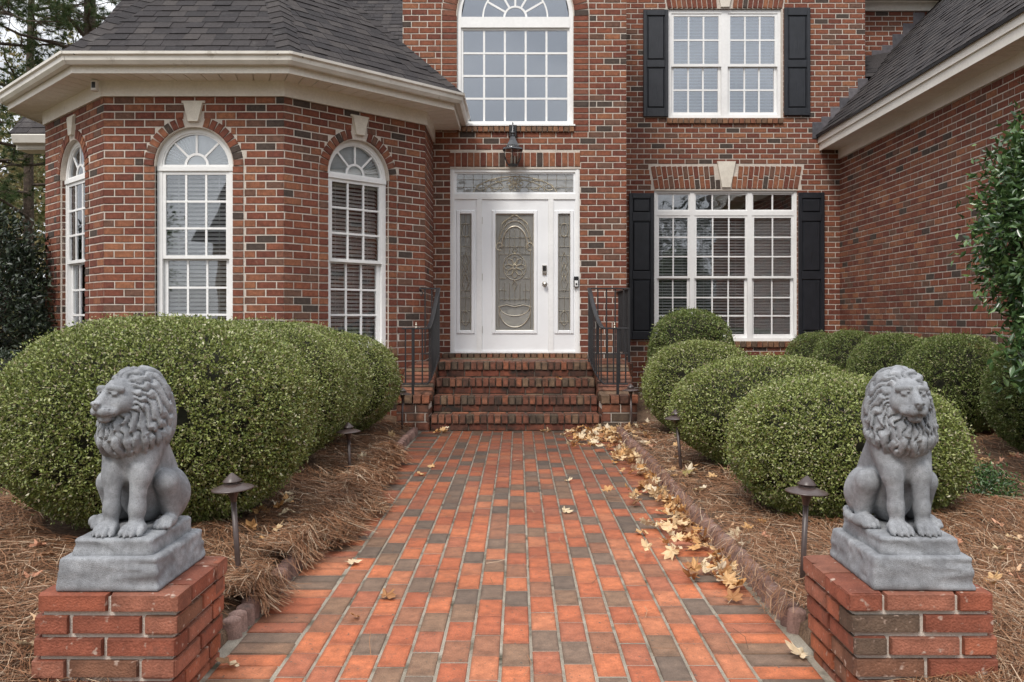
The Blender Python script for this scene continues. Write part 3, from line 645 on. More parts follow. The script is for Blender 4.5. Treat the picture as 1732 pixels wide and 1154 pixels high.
for i in (1,2,3,4):
    x0, y0 = offset_pt(BAYP, i, 0); x1, y1 = offset_pt(BAYP, i, .5); v = (Vector((x1,y1))-Vector((x0,y0))).normalized()
    j = MB(); s = Vector((-v.y, v.x))*.018
    for a, b in (((.3735),(.386)),): pass
    pr = [(o*1/math.cos(R(22.5))+(.003 if o > .4 else 0), z-.002 if z < 3.8 else z) for o, z in gp[:8]]
    V = []
    for sg in (-1, 1):
        for o, z in pr: p = Vector((x0,y0))+v*o+s*sg+(v*(-.004)); V.append((p.x, p.y, z))
    n = len(pr); j.raw(V, [(k,k+1,n+k+1,n+k) for k in range(n-1)]).build('gutter_joint', GUTTER, gut)
# garage eave: runs toward the street
GP = [(GX, RY-.002), (GX, 5.0)]
eave(GP, 3.745, .30, 3.885, .19)
MB().sweep(GP, [(.322,3.985),(.345,3.985),(.345,4.085),(.322,4.085)]).build('crown_board', TRIM, HOUSE)
MB().sweep(GP, [(.30,4.09),(.375,4.072),(.375,4.112),(.30,4.13)]).build('drip_edge', BLACKEDGE, HOUSE)
# recess wall frieze and its eave
MB().box(5.43, 7.8, 14.26, 14.2995, 6.285, 6.43).build('frieze_board', TRIM, HOUSE)
MB().box(5.43, 7.8, 13.95, 14.26, 6.431, 6.46).build('soffit_board', TRIM, HOUSE)
# left wing eave and its gutter
LP = [(-6.95, 12.4), (-5.72, 12.4)]
MB().sweep(LP, [(.0,3.60),(.33,3.60),(.33,3.76),(.0,3.76)]).build('fascia_board', TRIM, HOUSE)
MB().sweep(LP, [(.335,3.64),(.43,3.66),(.46,3.76),(.45,3.775),(.335,3.775)]).build('gutter', GUTTER, HOUSE)
MB().box(-6.96, -5.72, 12.08, 12.39, 3.585, 3.599).build('soffit_board', TRIM, HOUSE)
# ------------------------------------------------------------------ roofs
SB_V = np.array([(-.5,0,-.5),(.5,0,-.5),(.5,0,.5),(-.5,0,.5),(-.5,-1,-.5),(.5,-1,-.5),(.5,-.4,.5),(-.5,-.4,.5)]); SB_F = [(4,5,6,7),(0,1,5,4),(1,2,6,5),(3,0,4,7)]
SH = Pieces('shingle', (SB_V, SB_F), SHINGLE)
EXP = .142
def shingle_face(par, A, B, C, D, lay=True, wmin=.15, wmax=.21, seen=True, th=.012, base=0.0):
    """eave A->B (left to right seen from outside), upper edge D->C; rows of shingles up the slope"""
    A, B, C, D = map(Vector, (A,B,C,D)); e = (B-A).normalized(); nrm = e.cross(D-A).normalized()
    up = nrm.cross(e).normalized(); Hs = (D-A).dot(up); n = int(Hs/EXP)+1
    for j in range(n):
        t0 = j*EXP; tm = min(t0+EXP*.5, Hs)
        l = A+(D-A)*(tm/Hs); r = B+(C-B)*(tm/Hs); la = (l-A).dot(e); lb = (r-A).dot(e); x = la-random.uniform(0, .15)
        while x < lb:
            wd = random.uniform(wmin, wmax); a, b = max(x, la), min(x+wd, lb); x += wd
            if b-a < .02: continue
            c = A+e*((a+b)/2)+up*(t0+EXP*.55)+nrm*(.004+base)
            M = frame_m(e*(b-a-.004), -nrm*(th*random.choice((.75,1,1.0,1.35))), up*(EXP*1.1)); M.translation = c
            SH.add(M, par, seen)
def roof_face(par_name, pts, mat=SHINGLE):
    V = [Vector(p) for p in pts]; n = (V[1]-V[0]).cross(V[2]-V[0]).normalized()
    return V, n
APX = (-3.425, 11.49, 6.42); ez = 3.898
ec = [(*offset_pt(BAYP, i, .445), ez) for i in range(6)]
rf = MB().raw([tuple(p) for p in ec]+[APX], [(i,i+1,6) for i in range(5)]+[(5,4,3,2,1,0)]); rf = rf.build('bay_roof', SHINGLE, HOUSE)
for i in range(5): shingle_face(rf, ec[i], ec[i+1], APX, APX, seen=i in (1,2,3), base=.002)
# hip caps
for i in (1,2,3,4):
    A = Vector(ec[i]); Bp = Vector(APX); d = (Bp-A); Ln = d.length; d.normalize()
    e1 = (Vector(ec[i-1])-A).normalized(); e2 = (Vector(ec[i+1])-A).normalized()
    w1 = (e1-d*e1.dot(d)).normalized()*.135; w2 = (e2-d*e2.dot(d)).normalized()*.135; nn = Vector((0,0,1)); nn = (nn-d*nn.z).normalized()
    V = []
    for t, h in ((0, .032), (.2, .020)):
        V += [w1+d*t+nn*(h-.010), d*t+nn*(h+.008), w2+d*t+nn*(h-.010)]
    V += [v-nn*.014 for v in V[:3]]
    me = mesh_np('hip_shingle', V, [(0,1,4,3),(1,2,5,4),(6,7,1,0),(7,8,2,1)], SHINGLE)
    for k in range(int(Ln/.145)-1): obj('hip_shingle', me, rf, Matrix.Translation(A+d*(k*.145)))
# main roof behind
s42 = .905
mp0 = [(-6.98, 11.95, 3.775), (-1.53, 11.95, 3.775), (-1.53, 17.2, 3.775+5.25*s42), (-6.98, 17.2, 3.775+5.25*s42)]
mr = MB().raw(mp0+[(-6.98,22.4,3.775),(-1.53,22.4,3.775)], [(0,1,2,3),(3,2,5,4)]).build('main_roof', SHINGLE, HOUSE)
shingle_face(mr, *mp0, base=.002)
MB().raw([(-6.6,12.4,3.6),(-6.6,21.9,3.6),(-6.6,17.2,8.2)], [(0,1,2)]).build('gable_wall', MORTAR, HOUSE)
MB().raw([(-6.6,12.4,-.05),(-6.6,21.9,-.05),(-6.6,21.9,3.6),(-6.6,12.4,3.6)], [(0,1,2,3)]).build('left_end_wall', BROWNBRICK, HOUSE)
# garage roof
gs = 1.05; gx0, gz0 = 4.665, 4.10
g0 = [(gx0, 13.645, gz0), (gx0, 4.95, gz0), (9.6, 4.95, gz0+(9.6-gx0)*gs), (9.6, 13.645, gz0+(9.6-gx0)*gs)]
gr = MB().raw(g0, [(0,1,2,3)]).build('garage_roof', SHINGLE, HOUSE)
shingle_face(gr, *g0, base=.002)
zz = lambda x: gz0+(x-gx0)*gs
g1 = [(5.43, 14.298, zz(5.43)), (5.43, 13.64, zz(5.43)), (9.6, 13.64, zz(9.6)), (9.6, 14.298, zz(9.6))]
MB().raw([(p[0],p[1],p[2]-.001) for p in g1], [(0,1,2,3)]).build('garage_roof_strip', SHINGLE, gr)
shingle_face(gr, *g1, base=.002)
# slate cricket behind the garage eave and upper roofs of the house
ck = [(5.43, 13.66, 5.02), (6.4, 13.66, 5.10), (6.1, 14.29, 5.62), (5.43, 14.29, 5.50)]
MB().raw(ck, [(0,1,2,3)]).build('cricket_roof', SHINGLE, HOUSE); shingle_face(HOUSE, *ck, base=.003)
# flashing steps
FP = Pieces('flashing', unit_brick(.03,.03,.5), FLASH)
_b = MB().box(-1.53,-1.45,11.5555,11.5585,4.60,4.66); fpar = obj('step_flashing', mesh_np('step_flashing', _b.V, _b.F, FLASH), HOUSE)
I = Matrix.Identity(4)
for k in range(6):          # where the bay roof runs up the central wall
    x1 = -.72-k*.145; x0 = x1-.165; z = ez+s42*(-.686-x1)*1.0
    FP.add(Matrix.Translation(((x0+x1)/2, 11.552, z+.07)) @ Matrix.Diagonal((.165,.006,.30,1)), fpar)
for k in range(6):          # where the garage roof runs up the right wall
    x0 = 4.60+k*.142; z = zz(max(x0, 4.66))
    FP.add(Matrix.Translation((x0+.075, RY-.010, z+.095)) @ Matrix.Diagonal((.16,.006,.26,1)), fpar)
for k in range(7):
    x0 = 5.45+k*.17; z = zz(x0)
    FP.add(Matrix.Translation((x0+.09, 14.29, z+.10+(.28 if k < 3 else .0)*(1-k/3))) @ Matrix.Diagonal((.185,.006,.34,1)), fpar)
FP.flush(HOUSE)
SH.flush(HOUSE, 300, 'roof_shingles')
# gable wall of garage wing stays open above: close the far upper parts
MB().box(1.43, 8, 14.31, 14.5, 3.2, 6.6).build('rear_wall', MORTAR, HOUSE)
# ------------------------------------------------------------------ entry: frame, door, sidelights, transom
W = wm((0, CY), (1, 0)); f = MB(W); yF = .012
f.box(dx0+.001, dx0+.058, yF, yF+.08, dz0, dz1); f.box(dx1-.058, dx1-.001, yF, yF+.08, dz0, dz1); f.box(dx0+.058, dx1-.058, yF+.001, yF+.079, dz1-.06, dz1-.001)
f.box(dx0+.058, dx1-.058, yF+.002, yF+.078, 2.828, 2.90); f.box(dx0+.02, dx0+.04, yF-.006, yF, dz0, dz1-.02); f.box(dx1-.04, dx1-.02, yF-.006, yF, dz0, dz1-.02)
f.box(-.555, -.485, yF+.003, yF+.077, dz0, 2.828); f.box(.395, .465, yF+.003, yF+.077, dz0, 2.828); f.box(dx0+.058, dx1-.058, yF-.004, yF+.076, dz0, dz0+.022)
ENT = f.build('door_frame', WHITE, HOUSE)
DZ0, DZ1 = dz0+.022, 2.828
def lite_panel(name, x0, x1, gx0, gx1, gz0, gz1, parent, y=.03):
    m = MB(W)
    m.box(x0, gx0, y, y+.045, DZ0, DZ1); m.box(gx1, x1, y, y+.045, DZ0, DZ1); m.box(gx0, gx1, y+.0005, y+.0445, DZ0, gz0); m.box(gx0, gx1, y+.0005, y+.0445, gz1, DZ1)
    d = m.build(name, DOORW, parent); mo = MB(W); b = .035
    for i, (a0, a1, c0, c1) in enumerate(((gx0-b,gx0+.012,gz0-b,gz1+b),(gx1-.012,gx1+b,gz0-b,gz1+b))): mo.bbox(a0, a1, y-.014, y+.02, c0, c1, .008)
    mo.bbox(gx0+.0125, gx1-.0125, y-.013, y+.02, gz0-b, gz0+.012, .008); mo.bbox(gx0+.0125, gx1-.0125, y-.013, y+.02, gz1-.012, gz1+b, .008)
    mo.build('glass_moulding', DOORW, d)
    g = MB(W).box(gx0, gx1, y+.016, y+.024, gz0, gz1).build('leaded_glass', DOORGL, d)
    return d, g
def came(m, pts, wd=.0045, y=.036):
    pts = [Vector(p) for p in pts]
    V = []; F = []
    for i, p in enumerate(pts):
        t = (pts[min(i+1,len(pts)-1)]-pts[max(i-1,0)]); t = t.normalized() if t.length else Vector((1,0)); n = Vector((-t.y, t.x))*wd
        V += [(p.x+n.x, y+.004, p.y+n.y), (p.x, y-.002, p.y), (p.x-n.x, y+.004, p.y-n.y)]
    for i in range(len(pts)-1): b = 3*i; F += [(b,b+1,b+4,b+3),(b+1,b+2,b+5,b+4)]
    m.raw(V, F)
def ell(xc, zc, a, b, t0=0, t1=360, n=24, rot=0):
    o = []
    for i in range(n+1):
        t = R(t0+(t1-t0)*i/n); x, z = a*math.cos(t), b*math.sin(t); c, s = math.cos(R(rot)), math.sin(R(rot)); o.append((xc+x*c-z*s, zc+x*s+z*c))
    return o
gz0, gz1 = 1.075, 2.645
door, dg = lite_panel('front_door', -.484, .394, -.318, .215, gz0, gz1, HOUSE)
m = MB(W); xc = -.05; zc = 1.95; yy = .034
for x in (-.305, .202): came(m, [(x,gz0+.02),(x,gz1-.02)], .006, yy)
for z in (gz0+.012, gz1-.012): came(m, [(-.31,z),(.21,z)], .006, yy)
came(m, [(-.26,gz0+.05),(-.26,2.28)], .004, yy); came(m, [(.16,gz0+.05),(.16,2.28)], .004, yy)
for x in (-.19,-.12,-.05,.02,.09): came(m, [(x,2.12),(x,2.43)], .0032, yy); came(m, [(x,1.46),(x,1.72)], .0028, yy)
for z in (1.5,1.62,1.78,2.10,2.2,2.32): came(m, [(-.26,z),(-.16 if 1.6<z<2.1 else .16,z)], .003, yy+.0005); came(m, [(.06 if 1.6<z<2.1 else .0,z),(.16,z)], .003, yy+.0005)
came(m, ell(xc,2.18,.175,.29,0,180), .009, yy-.002); came(m, ell(xc,2.20,.21,.34,15,165), .006, yy); came(m, ell(xc,2.26,.19,.35,35,145), .004, yy)
for s in (-1,1):
    came(m, ell(xc+s*.20,2.20,.045,.05,0,300), .006, yy-.001); came(m, [(xc+s*.23,2.25),(xc+s*.17,2.5),(xc+s*.05,2.6),(xc,2.63)], .004, yy)
    came(m, ell(xc+s*.10,2.53,.08,.03,0,180,12,-30*s), .005, yy)
for k in range(8): came(m, ell(xc+.075*math.cos(R(45*k)), zc-.02+.085*math.sin(R(45*k)), .058, .034, 0, 360, 18, 45*k), .005, yy-.001)
came(m, ell(xc,zc-.02,.15,.175), .005, yy); came(m, ell(xc,zc-.02,.026,.026), .006, yy-.002)
came(m, [(xc,zc+.155),(xc-.03,zc+.20),(xc,zc+.26),(xc+.03,zc+.20),(xc,zc+.155)], .005, yy); came(m, [(xc,zc-.20),(xc-.03,zc-.25),(xc,zc-.33),(xc+.03,zc-.25),(xc,zc-.20)], .005, yy)
came(m, ell(xc,1.37,.21,.24,180,360), .007, yy-.001); came(m, ell(xc,1.40,.2,.12,180,360), .006, yy); came(m, [(-.27,1.40),(-.16,1.425),(-.05,1.40),(.06,1.425),(.17,1.40)], .006, yy)
m.build('leaded_came', BRASS, door)
bv = MB(W); # bevelled swag low in the pane
for a0, a1, r0, r1 in ((195,258,.13,.235),(282,345,.13,.235),(258,282,.12,.25),(200,270,.03,.115),(270,340,.03,.115)): bv.band(xc, 1.385, r0, r1, a0, a1, .040, .043, 8)
bv.prism([(-.25,1.415),(-.15,1.445),(-.05,1.415),(.05,1.445),(.15,1.415),(.05,1.465),(-.05,1.44),(-.15,1.465)], .040, .043)
bv.build('bevelled_glass', BEVGL, dg if False else door)
lock = MB(W).bbox(.317,.373,.0,.03,1.83,1.955,.012).build('keypad_lock', NICKEL, door)
lf = MB(W).bbox(.325,.365,-.006,.001,1.875,1.945,.004).build('keypad_face', BLKPLAS, door)
kn = MB().lathe([(.0,-.001),(.034,0),(.034,.008),(.012,.012),(.012,.03),(.026,.04),(.031,.052),(.024,.066),(.0,.068)], 20)
kn.build('door_knob', NICKEL, door, True, M=W @ Matrix.Translation((.347,.03,1.705)) @ Matrix.Rotation(R(90),4,'X'))
hg = MB(W)
for z in (1.05,1.75,2.5): hg.box(-.488,-.478,.018,.03,z,z+.09)
hg.build('hinge', NICKEL, door)
for x0, x1, a, b in ((dx0+.058, -.555, -.79, -.615), (.465, dx1-.058, .515, .70)):
    s, sg = lite_panel('sidelight', x0, x1, a, b, gz0, gz1, HOUSE)
    m = MB(W); c = (a+b)/2
    for x in (a+.02, b-.02): came(m, [(x,gz0+.02),(x,gz1-.02)], .004, yy)
    for z in (1.2,1.35,1.52,1.62,2.08,2.2,2.34,2.5): came(m, [(a+.02,z),(b-.02,z)], .003, yy+.0005)
    came(m, [(c,gz0+.02),(c,1.55)], .003, yy); came(m, [(c,2.2),(c,gz1-.02)], .003, yy)
    for dzz in (-.14,0,.14): came(m, [(c,1.86+dzz+.13),(c-.045,1.86+dzz),(c,1.86+dzz-.13),(c+.045,1.86+dzz),(c,1.86+dzz+.13)], .004, yy)
    came(m, ell(c,2.42,.05,.09), .004, yy); came(m, ell(c,1.25,.05,.09), .004, yy)
    m.build('leaded_came', BRASS, s)
# transom
t = MB(W); a, b, c, d = dx0+.058, dx1-.058, 2.90, dz1-.06
t.box(a,a+.025,.03,.07,c,d); t.box(b-.025,b,.03,.07,c,d); t.box(a+.025,b-.025,.0305,.0695,c,c+.022); t.box(a+.025,b-.025,.0305,.0695,d-.022,d)
tr = t.build('transom_window', DOORW, HOUSE); tg = MB(W).box(a+.02,b-.02,.046,.054,c+.018,d-.018).build('leaded_glass', DOORGL, tr)
m = MB(W); mx_ = (a+b)/2; zc = (c+d)/2
for i in range(1,13): x = a+(b-a)*i/13; came(m, [(x,c+.02),(x,d-.02)], .0028, yy)
for z in (c+.09, c+.19): came(m, [(a+.02,z),(b-.02,z)], .0028, yy+.0005)
came(m, ell(mx_,c+.0,.55,.235,0,180), .006, yy-.001); came(m, ell(mx_,c+.02,.40,.17,0,180), .005, yy)
for k in range(8): came(m, ell(mx_+.06*math.cos(R(45*k)), zc+.05*math.sin(R(45*k)), .05, .026, 0, 360, 14, 45*k), .005, yy-.001)
for s in (-1,1):
    came(m, ell(mx_+s*.27,zc-.02,.12,.05,0,360,20,s*12), .005, yy); came(m, ell(mx_+s*.27,zc-.02,.06,.08), .004, yy); came(m, ell(mx_+s*.45,zc-.05,.06,.04), .005, yy)
m.build('leaded_came', BRASS, tr)
room(W, ENT, dx0-.03, dx1+.03, .72, dz1+.05, ROOM3, 1.1)
# doorbell camera and eave camera
bp = MB(wm((0,CY),(1,0))).bbox(.735,.795,-.030,.011,1.66,1.80,.006).build('doorbell', BLKPLAS, HOUSE)
MB(wm((0,CY),(1,0))).bbox(.742,.788,-.036,-.029,1.665,1.745,.005).build('doorbell_face', WHITE, bp)
MB(wm((0,CY),(1,0))).lathe([(.0,0),(.013,0),(.013,.006),(0,.006)], 14).build('doorbell_button', BLKPLAS, bp, M=W @ Matrix.Translation((.765,-.036,1.70)) @ Matrix.Rotation(R(90),4,'X'))
sc = MB().bbox(-4.455,-4.395,9.075,9.14,3.615,3.725,.008).build('security_camera', WHITE, HOUSE)
MB().box(-4.44,-4.405,9.067,9.0755,3.64,3.70).build('camera_lens', BLKPLAS, sc)
MB().box(-4.435,-4.415,9.10,9.12,3.725,3.736).build('camera_bracket', WHITE, sc)
BR.flush(HOUSE, 230, 'brickwork'); BRS.flush(HOUSE, 70, 'sill_brickwork')
# ------------------------------------------------------------------ front steps with cheek walls
ST = thing('front_steps', 'brick front steps with four risers and low cheek walls before the white door', 'steps', (0, 9.6, 0))
SBK = Pieces('brick', unit_brick(.05,.05,.75), STEPBRICK); SRB = Pieces('brick', unit_brick(.02,.06), RISER)
sx0, sx1 = -.965, .895; core = MB()
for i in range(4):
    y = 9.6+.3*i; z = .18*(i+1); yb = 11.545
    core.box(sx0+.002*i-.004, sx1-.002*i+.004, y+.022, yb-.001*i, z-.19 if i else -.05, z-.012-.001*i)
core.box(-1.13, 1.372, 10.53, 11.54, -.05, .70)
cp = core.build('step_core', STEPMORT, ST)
# one course of stretchers (riser) and a nosing of rowlocks per step
for i in range(4):
    y = 9.6+.3*i; z = .18*(i+1); n = 24; p = (sx1-sx0)/n
    for k in range(n):
        a = sx0+k*p
        M = Matrix.Translation((a+p/2, y+.145, z-.050+random.uniform(-.002,.002))) @ Matrix.Rotation(random.uniform(-.01,.01),4,'Y') @ Matrix.Diagonal((p-.010, .150+random.uniform(-.004,.004), .096, 1))
        SBK.add(M, cp)
    x = sx0-(.1 if i % 2 else 0)
    while x < sx1:
        a, b = max(x, sx0), min(x+.2, sx1); x += .21
        if b-a > .03: SRB.add(Matrix.Translation(((a+b)/2, y+.05, z-.18+.042)) @ Matrix.Diagonal((b-a, .038, .074, 1)), cp)
    if i < 3:   # paving behind the nosing
        x = sx0
        while x < sx1:
            b = min(x+.2, sx1)
            if b-x > .03: SBK.add(Matrix.Translation(((x+b)/2, y+.23, z-.012)) @ Matrix.Rotation(R(-90),4,'X') @ Matrix.Diagonal((b-x-.01, .014, .12, 1)), cp, False)
            x += .21
for r in range(6):     # stoop floor
    x = -1.12-(.1 if r % 2 else 0)
    while x < 1.36:
        a, b = max(x, -1.12), min(x+.2, 1.36); x += .21
        if b-a > .03: SBK.add(Matrix.Translation(((a+b)/2, 10.70+.146*r, .705)) @ Matrix.Rotation(R(-90),4,'X') @ Matrix.Diagonal((b-a, .014, .135, 1)), cp)
# stoop front left and right of the stair
CHK = Pieces('brick', unit_brick(.03,.05), STEPBRICK)
def slab_bricks(W, x0, x1, z0, z1, par, pc, seen=True, ph=.0813):
    n = int(round((z1-z0)/ph)); h = (z1-z0)/n
    for c in range(n):
        x = x0-(.105 if c % 2 else 0)
        while x < x1:
            a, b = max(x, x0), min(x+.2, x1); x += .21
            if b-a > .03: pc.add(brickM(W, a, b, z0+c*h+.0105, z0+(c+1)*h, .02, .009+random.uniform(-.002,.002)), par, seen)
def cheek(x0, x1, inner):
    """pier at the foot, cap sloping up to the stoop"""
    ya, yp, yb = 9.56, 9.86, 10.53; zp, zt = .30, .655
    m = MB(); m.raw([(x0,ya,-.05),(x1,ya,-.05),(x1,yb,-.05),(x0,yb,-.05),(x0,ya,zp),(x1,ya,zp),(x1,yp,zp),(x0,yp,zp),(x1,yb,zt),(x0,yb,zt)],
        [(0,1,5,4),(4,5,6,7),(7,6,8,9),(1,2,8,6,5),(0,4,7,9,3),(3,9,8,2)])
    c = m.build('cheek_wall', MORTAR, ST)
    slab_bricks(wm((x0, ya), (1,0)), 0, x1-x0, 0, .30, c, CHK, ph=.1)
    xi = x1 if inner > 0 else x0
    Wd = wm((x1, ya), (0,1)) if inner > 0 else wm((x0, yb), (0,-1))
    for r in range(7):
        z0 = r*.0813; yl = yb-ya
        lo = 0 if z0+.08 < zp else (yp-ya)+(z0+.08-zp)/(zt-zp)*(yb-yp)
        if lo > yl-.05: continue
        x = lo-(.1 if r % 2 else 0)
        while x < yl:
            a, b = max(x, lo), min(x+.2, yl); x += .21
            if b-a > .03:
                if inner > 0: CHK.add(brickM(Wd, a, b, z0+.0105, z0+.0813), c)
                else: CHK.add(brickM(Wd, yl-b, yl-a, z0+.0105, z0+.0813), c)
    # cap: rowlocks across the wall
    wdt = x1-x0; n = 4
    for k in range(n):    # pier cap, bricks along y seen as headers in front
        p = (wdt+.03)/n; a = x0-.015+k*p
        CHK.add(Matrix.Translation((a+p/2, ya+.14, .352)) @ Matrix.Diagonal((p-.009, .165, .092, 1)), c)
    sl = math.atan2(zt-zp, yb-yp); Ls = math.hypot(zt-zp, yb-yp); n = 9
    for k in range(n):
        t = (k+.5)/n; ctr = Vector(((x0+x1)/2, yp+(yb-yp)*t+.0, zp+(zt-zp)*t))
        M = Matrix.Translation(ctr) @ Matrix.Rotation(sl,4,'X') @ Matrix.Translation((0,0,.002)) @ Matrix.Rotation(R(-90),4,'X') @ Matrix.Diagonal((wdt+.03, .09, Ls/n-.009, 1))
        CHK.add(M, c)
    return c
cl = cheek(-1.335, -.985, 1); crr = cheek(.915, 1.30, -1)
slab_bricks(wm((.9, 10.525), (1,0)), 0, .47, .0, .70, cp, CHK)
slab_bricks(wm((1.375, 11.5), (0,-1)), 0, .95, .0, .70, cp, CHK, seen=False)
for i in range(4):
    SBK.add(Matrix.Translation((.96+.1*i+.04, 10.62, .668)) @ Matrix.Diagonal((.09, .15, .094, 1)), cp)
SBK.flush(ST, 180, 'worn_bricks'); SRB.flush(ST, 60, 'riser_bricks'); CHK.flush(ST, 60, 'cheek_bricks')
# ------------------------------------------------------------------ railings
def railing(label, mir, side_run):
    T = thing('iron_railing', label, 'railing', (mir*1.13, 9.7, .4), 'iron railings of the front steps')
    X = lambda x: mir*x
    xs, xo = .955 if mir < 0 else .86, 1.13
    xi = .955 if mir < 0 else .845; xw = 1.165 if mir < 0 else 1.32
    yt, yb = 10.42, 9.68; zt, zb = 1.60, 1.13; xb = 1.01 if mir < 0 else .945; xe = 1.285 if mir < 0 else 1.215
    if mir < 0: xe = 1.29
    def rail(pts, name, w=.019, h=.009):
        m = MB(); P = [Vector(p) for p in pts]; V = []; F = []
        for i, p in enumerate(P):
            d = (P[min(i+1,len(P)-1)]-P[max(i-1,0)]); s = Vector((d.y,-d.x,0)); s = s.normalized() if s.length > 1e-6 else Vector((1,0,0)); u = s.cross(d).normalized()
            if u.z < 0: u = -u
            for a, b in ((-1,-1),(1,-1),(1.0,.5),(.6,1),(-.6,1),(-1,.5)): V.append(p+s*a*w+u*b*h)
        n = 6
        for i in range(len(P)-1):
            for k in range(n): F.append((i*n+k, i*n+(k+1)%n, (i+1)*n+(k+1)%n, (i+1)*n+k))
        F += [tuple(range(n-1,-1,-1)), tuple(range((len(P)-1)*n, len(P)*n))]
        return m.raw(V, F).build(name, IRON, T)
    def prof(t):       # handrail height along the stair: stays high, swoops down, flattens at the foot
        y = yt+(yb-yt)*t; e = t*t*(3-2*t); return y, zt+(zb-zt)*(.35*t+.65*e)
    N = 12; curve = [(X(xi+(xb-xi)*(i/N)**2), *prof(i/N)) for i in range(N+1)]
    rail([(X(xw), yt, zt), (X(xi+.01), yt, zt)], 'top_rail')
    rail(curve, 'hand_rail', .023, .011)
    rail([(X(xb-.012), yb, zb), (X(xe), yb-.02, zb)], 'lower_rail')
    def low(t): y = yt+(yb-yt)*t; return .80+(.515-.80)*min(1, t*1.05)
    rail([(X(xi+(xb-xi)*(i/6)**2), yt+(yb-yt)*i/6, low(i/6)) for i in range(7)], 'bottom_rail', .010, .008)
    rail([(X(xb), yb, .515), (X(xe), yb-.02, .515)], 'bottom_rail', .010, .008)
    rail([(X(xw), yt, .82), (X(xi), yt, .82)], 'bottom_rail', .010, .008)
    def bar(x, y, z0, z1, name='baluster', w=.0075):
        M = Matrix.Translation((X(x), y, z0)) @ Matrix.Diagonal((w*2, w*2, z1-z0, 1))
        me = BAL.get(1) or BAL.setdefault(1, mesh_np('baluster', MB().box(-.5,.5,-.5,.5,0,1).V, MB().box(-.5,.5,-.5,.5,0,1).F, IRON))
        obj(name, me, T, M)
    for i in range(1, 9):
        t = i/9; y, z = prof(t); bar(xi+(xb-xi)*t*t, y, low(t), z)
    n = 3 if mir < 0 else 4
    for i in range(n): bar(xb+(xe-xb)*(i+.6)/n, yb-.012, .515, zb)
    nn = 2 if mir < 0 else 4
    for i in range(nn): bar(xi+(xw-xi)*(i+1)/(nn+.6), yt, .82, zt)
    bar(xi, yt, .72, zt, 'post', .013); bar((xb+xe)/2+.02, yb-.012, .39, zb, 'post', .014)
    if side_run:
        rail([(X(xw), yt, zt), (X(xw-.01), 11.55, zt)], 'top_rail'); rail([(X(xw), yt, .82), (X(xw-.01), 11.55, .82)], 'bottom_rail', .010, .008)
        bar(xw, yt, .72, zt, 'post', .013)
        for i in range(9): bar(xw-.005, yt+.11+.113*i, .82, zt)
    else:
        m = MB(); m.lathe([(0,0),(.028,.002),(.03,.012),(.012,.02),(0,.022)], 12); m.build('wall_bracket', IRON, T, True, M=Matrix.Translation((X(xw+.0), yt, zt-.012)) @ Matrix.Rotation(R(-90),4,'Y'))
        m = MB(); m.tube([(X(xw-.005),yt,zt-.02),(X(xw-.02),yt,zt-.06),(X(xw-.002),yt,zt-.09),(X(xw+.012),yt,zt-.065)], .007, 6); m.build('scroll', IRON, T, True)
    f = MB().lathe([(0,0),(.012,0),(.012,.006),(.005,.01),(.004,.02),(.011,.028),(.012,.034),(.006,.042),(.004,.05),(.007,.056),(0,.064)], 12, (X((xb+xe)/2-.015), yb-.012, zb+.008))
    f.build('brass_finial', BRASS, T, True)
BAL = {}
railing('black iron railing on the left cheek wall, meeting the bay wall', -1, False)
railing('black iron railing on the right cheek wall, turning back along the stoop', 1, True)
# ------------------------------------------------------------------ lantern over the door
LN = thing('wall_lantern', 'black carriage lantern with clear glass hanging above the white door', 'lantern', (-.075, 11.36, 3.24))
z0 = 3.235; c = (-.075, 11.36)
def hexl(prof, n=6, rot=30):
    V = []; F = []
    for r, z in prof:
        for k in range(n): a = R(rot+360*k/n); V.append((c[0]+r*math.cos(a), c[1]+r*math.sin(a), z))
    for i in range(len(prof)-1):
        for k in range(n): F.append((i*n+k, i*n+(k+1)%n, (i+1)*n+(k+1)%n, (i+1)*n+k))
    return V, F
m = MB(); V, F = hexl([(.0,3.62),(.03,3.615),(.052,3.56),(.085,3.50),(.105,3.475),(.140,3.455),(.150,3.44),(.148,3.432),(.10,3.432),(.0,3.434)]); m.raw(V, F); m.build('roof', LANTM, LN)
m = MB().lathe([(0,0),(.03,0),(.036,.012),(.022,.028),(.03,.04),(.034,.055),(.018,.07),(.010,.08),(.008,.17),(0,.175)], 14, (c[0],c[1],3.612)); m.build('finial', LANTM, LN, True)
for k in range(6):
    a0, a1 = R(30+60*k), R(90+60*k); ra, rb, rc = .132, .118, .068
    q = [(c[0]+r*math.cos(a), c[1]+r*math.sin(a), z) for r, z, a in ((ra,3.43,a0),(ra,3.43,a1),(rb,3.34,a1),(rc,3.25,a1),(rc,3.25,a0),(rb,3.34,a0))]
    MB().raw(q, [(0,1,2,5),(5,2,3,4)]).build('lantern_pane', CLEARGL, LN)
    MB().tube([(c[0]+r*math.cos(a0), c[1]+r*math.sin(a0), z) for r, z in ((ra,3.435),(rb,3.34),(rc,3.245))], .006, 6).build('glazing_bar', IRON, LN)
V, F = hexl([(.0,3.225),(.05,3.228),(.072,3.24),(.072,3.252),(.0,3.254)]); MB().raw(V, F).build('base_ring', IRON, LN)
m = MB()
for k in range(3): a = R(120*k+20); m.lathe([(0,0),(.009,0),(.009,.075),(.011,.08),(.004,.11),(0,.115)], 8, (c[0]+.028*math.cos(a), c[1]+.028*math.sin(a), 3.255))
m.build('candle_bulbs', KEYST, LN, True)
m = MB().tube([(c[0],c[1],3.76),(c[0],c[1]+.03,3.80),(c[0],c[1]+.10,3.81),(c[0],c[1]+.16,3.78),(c[0],11.55,3.76)], .009, 8); m.build('bracket_arm', IRON, LN, True)
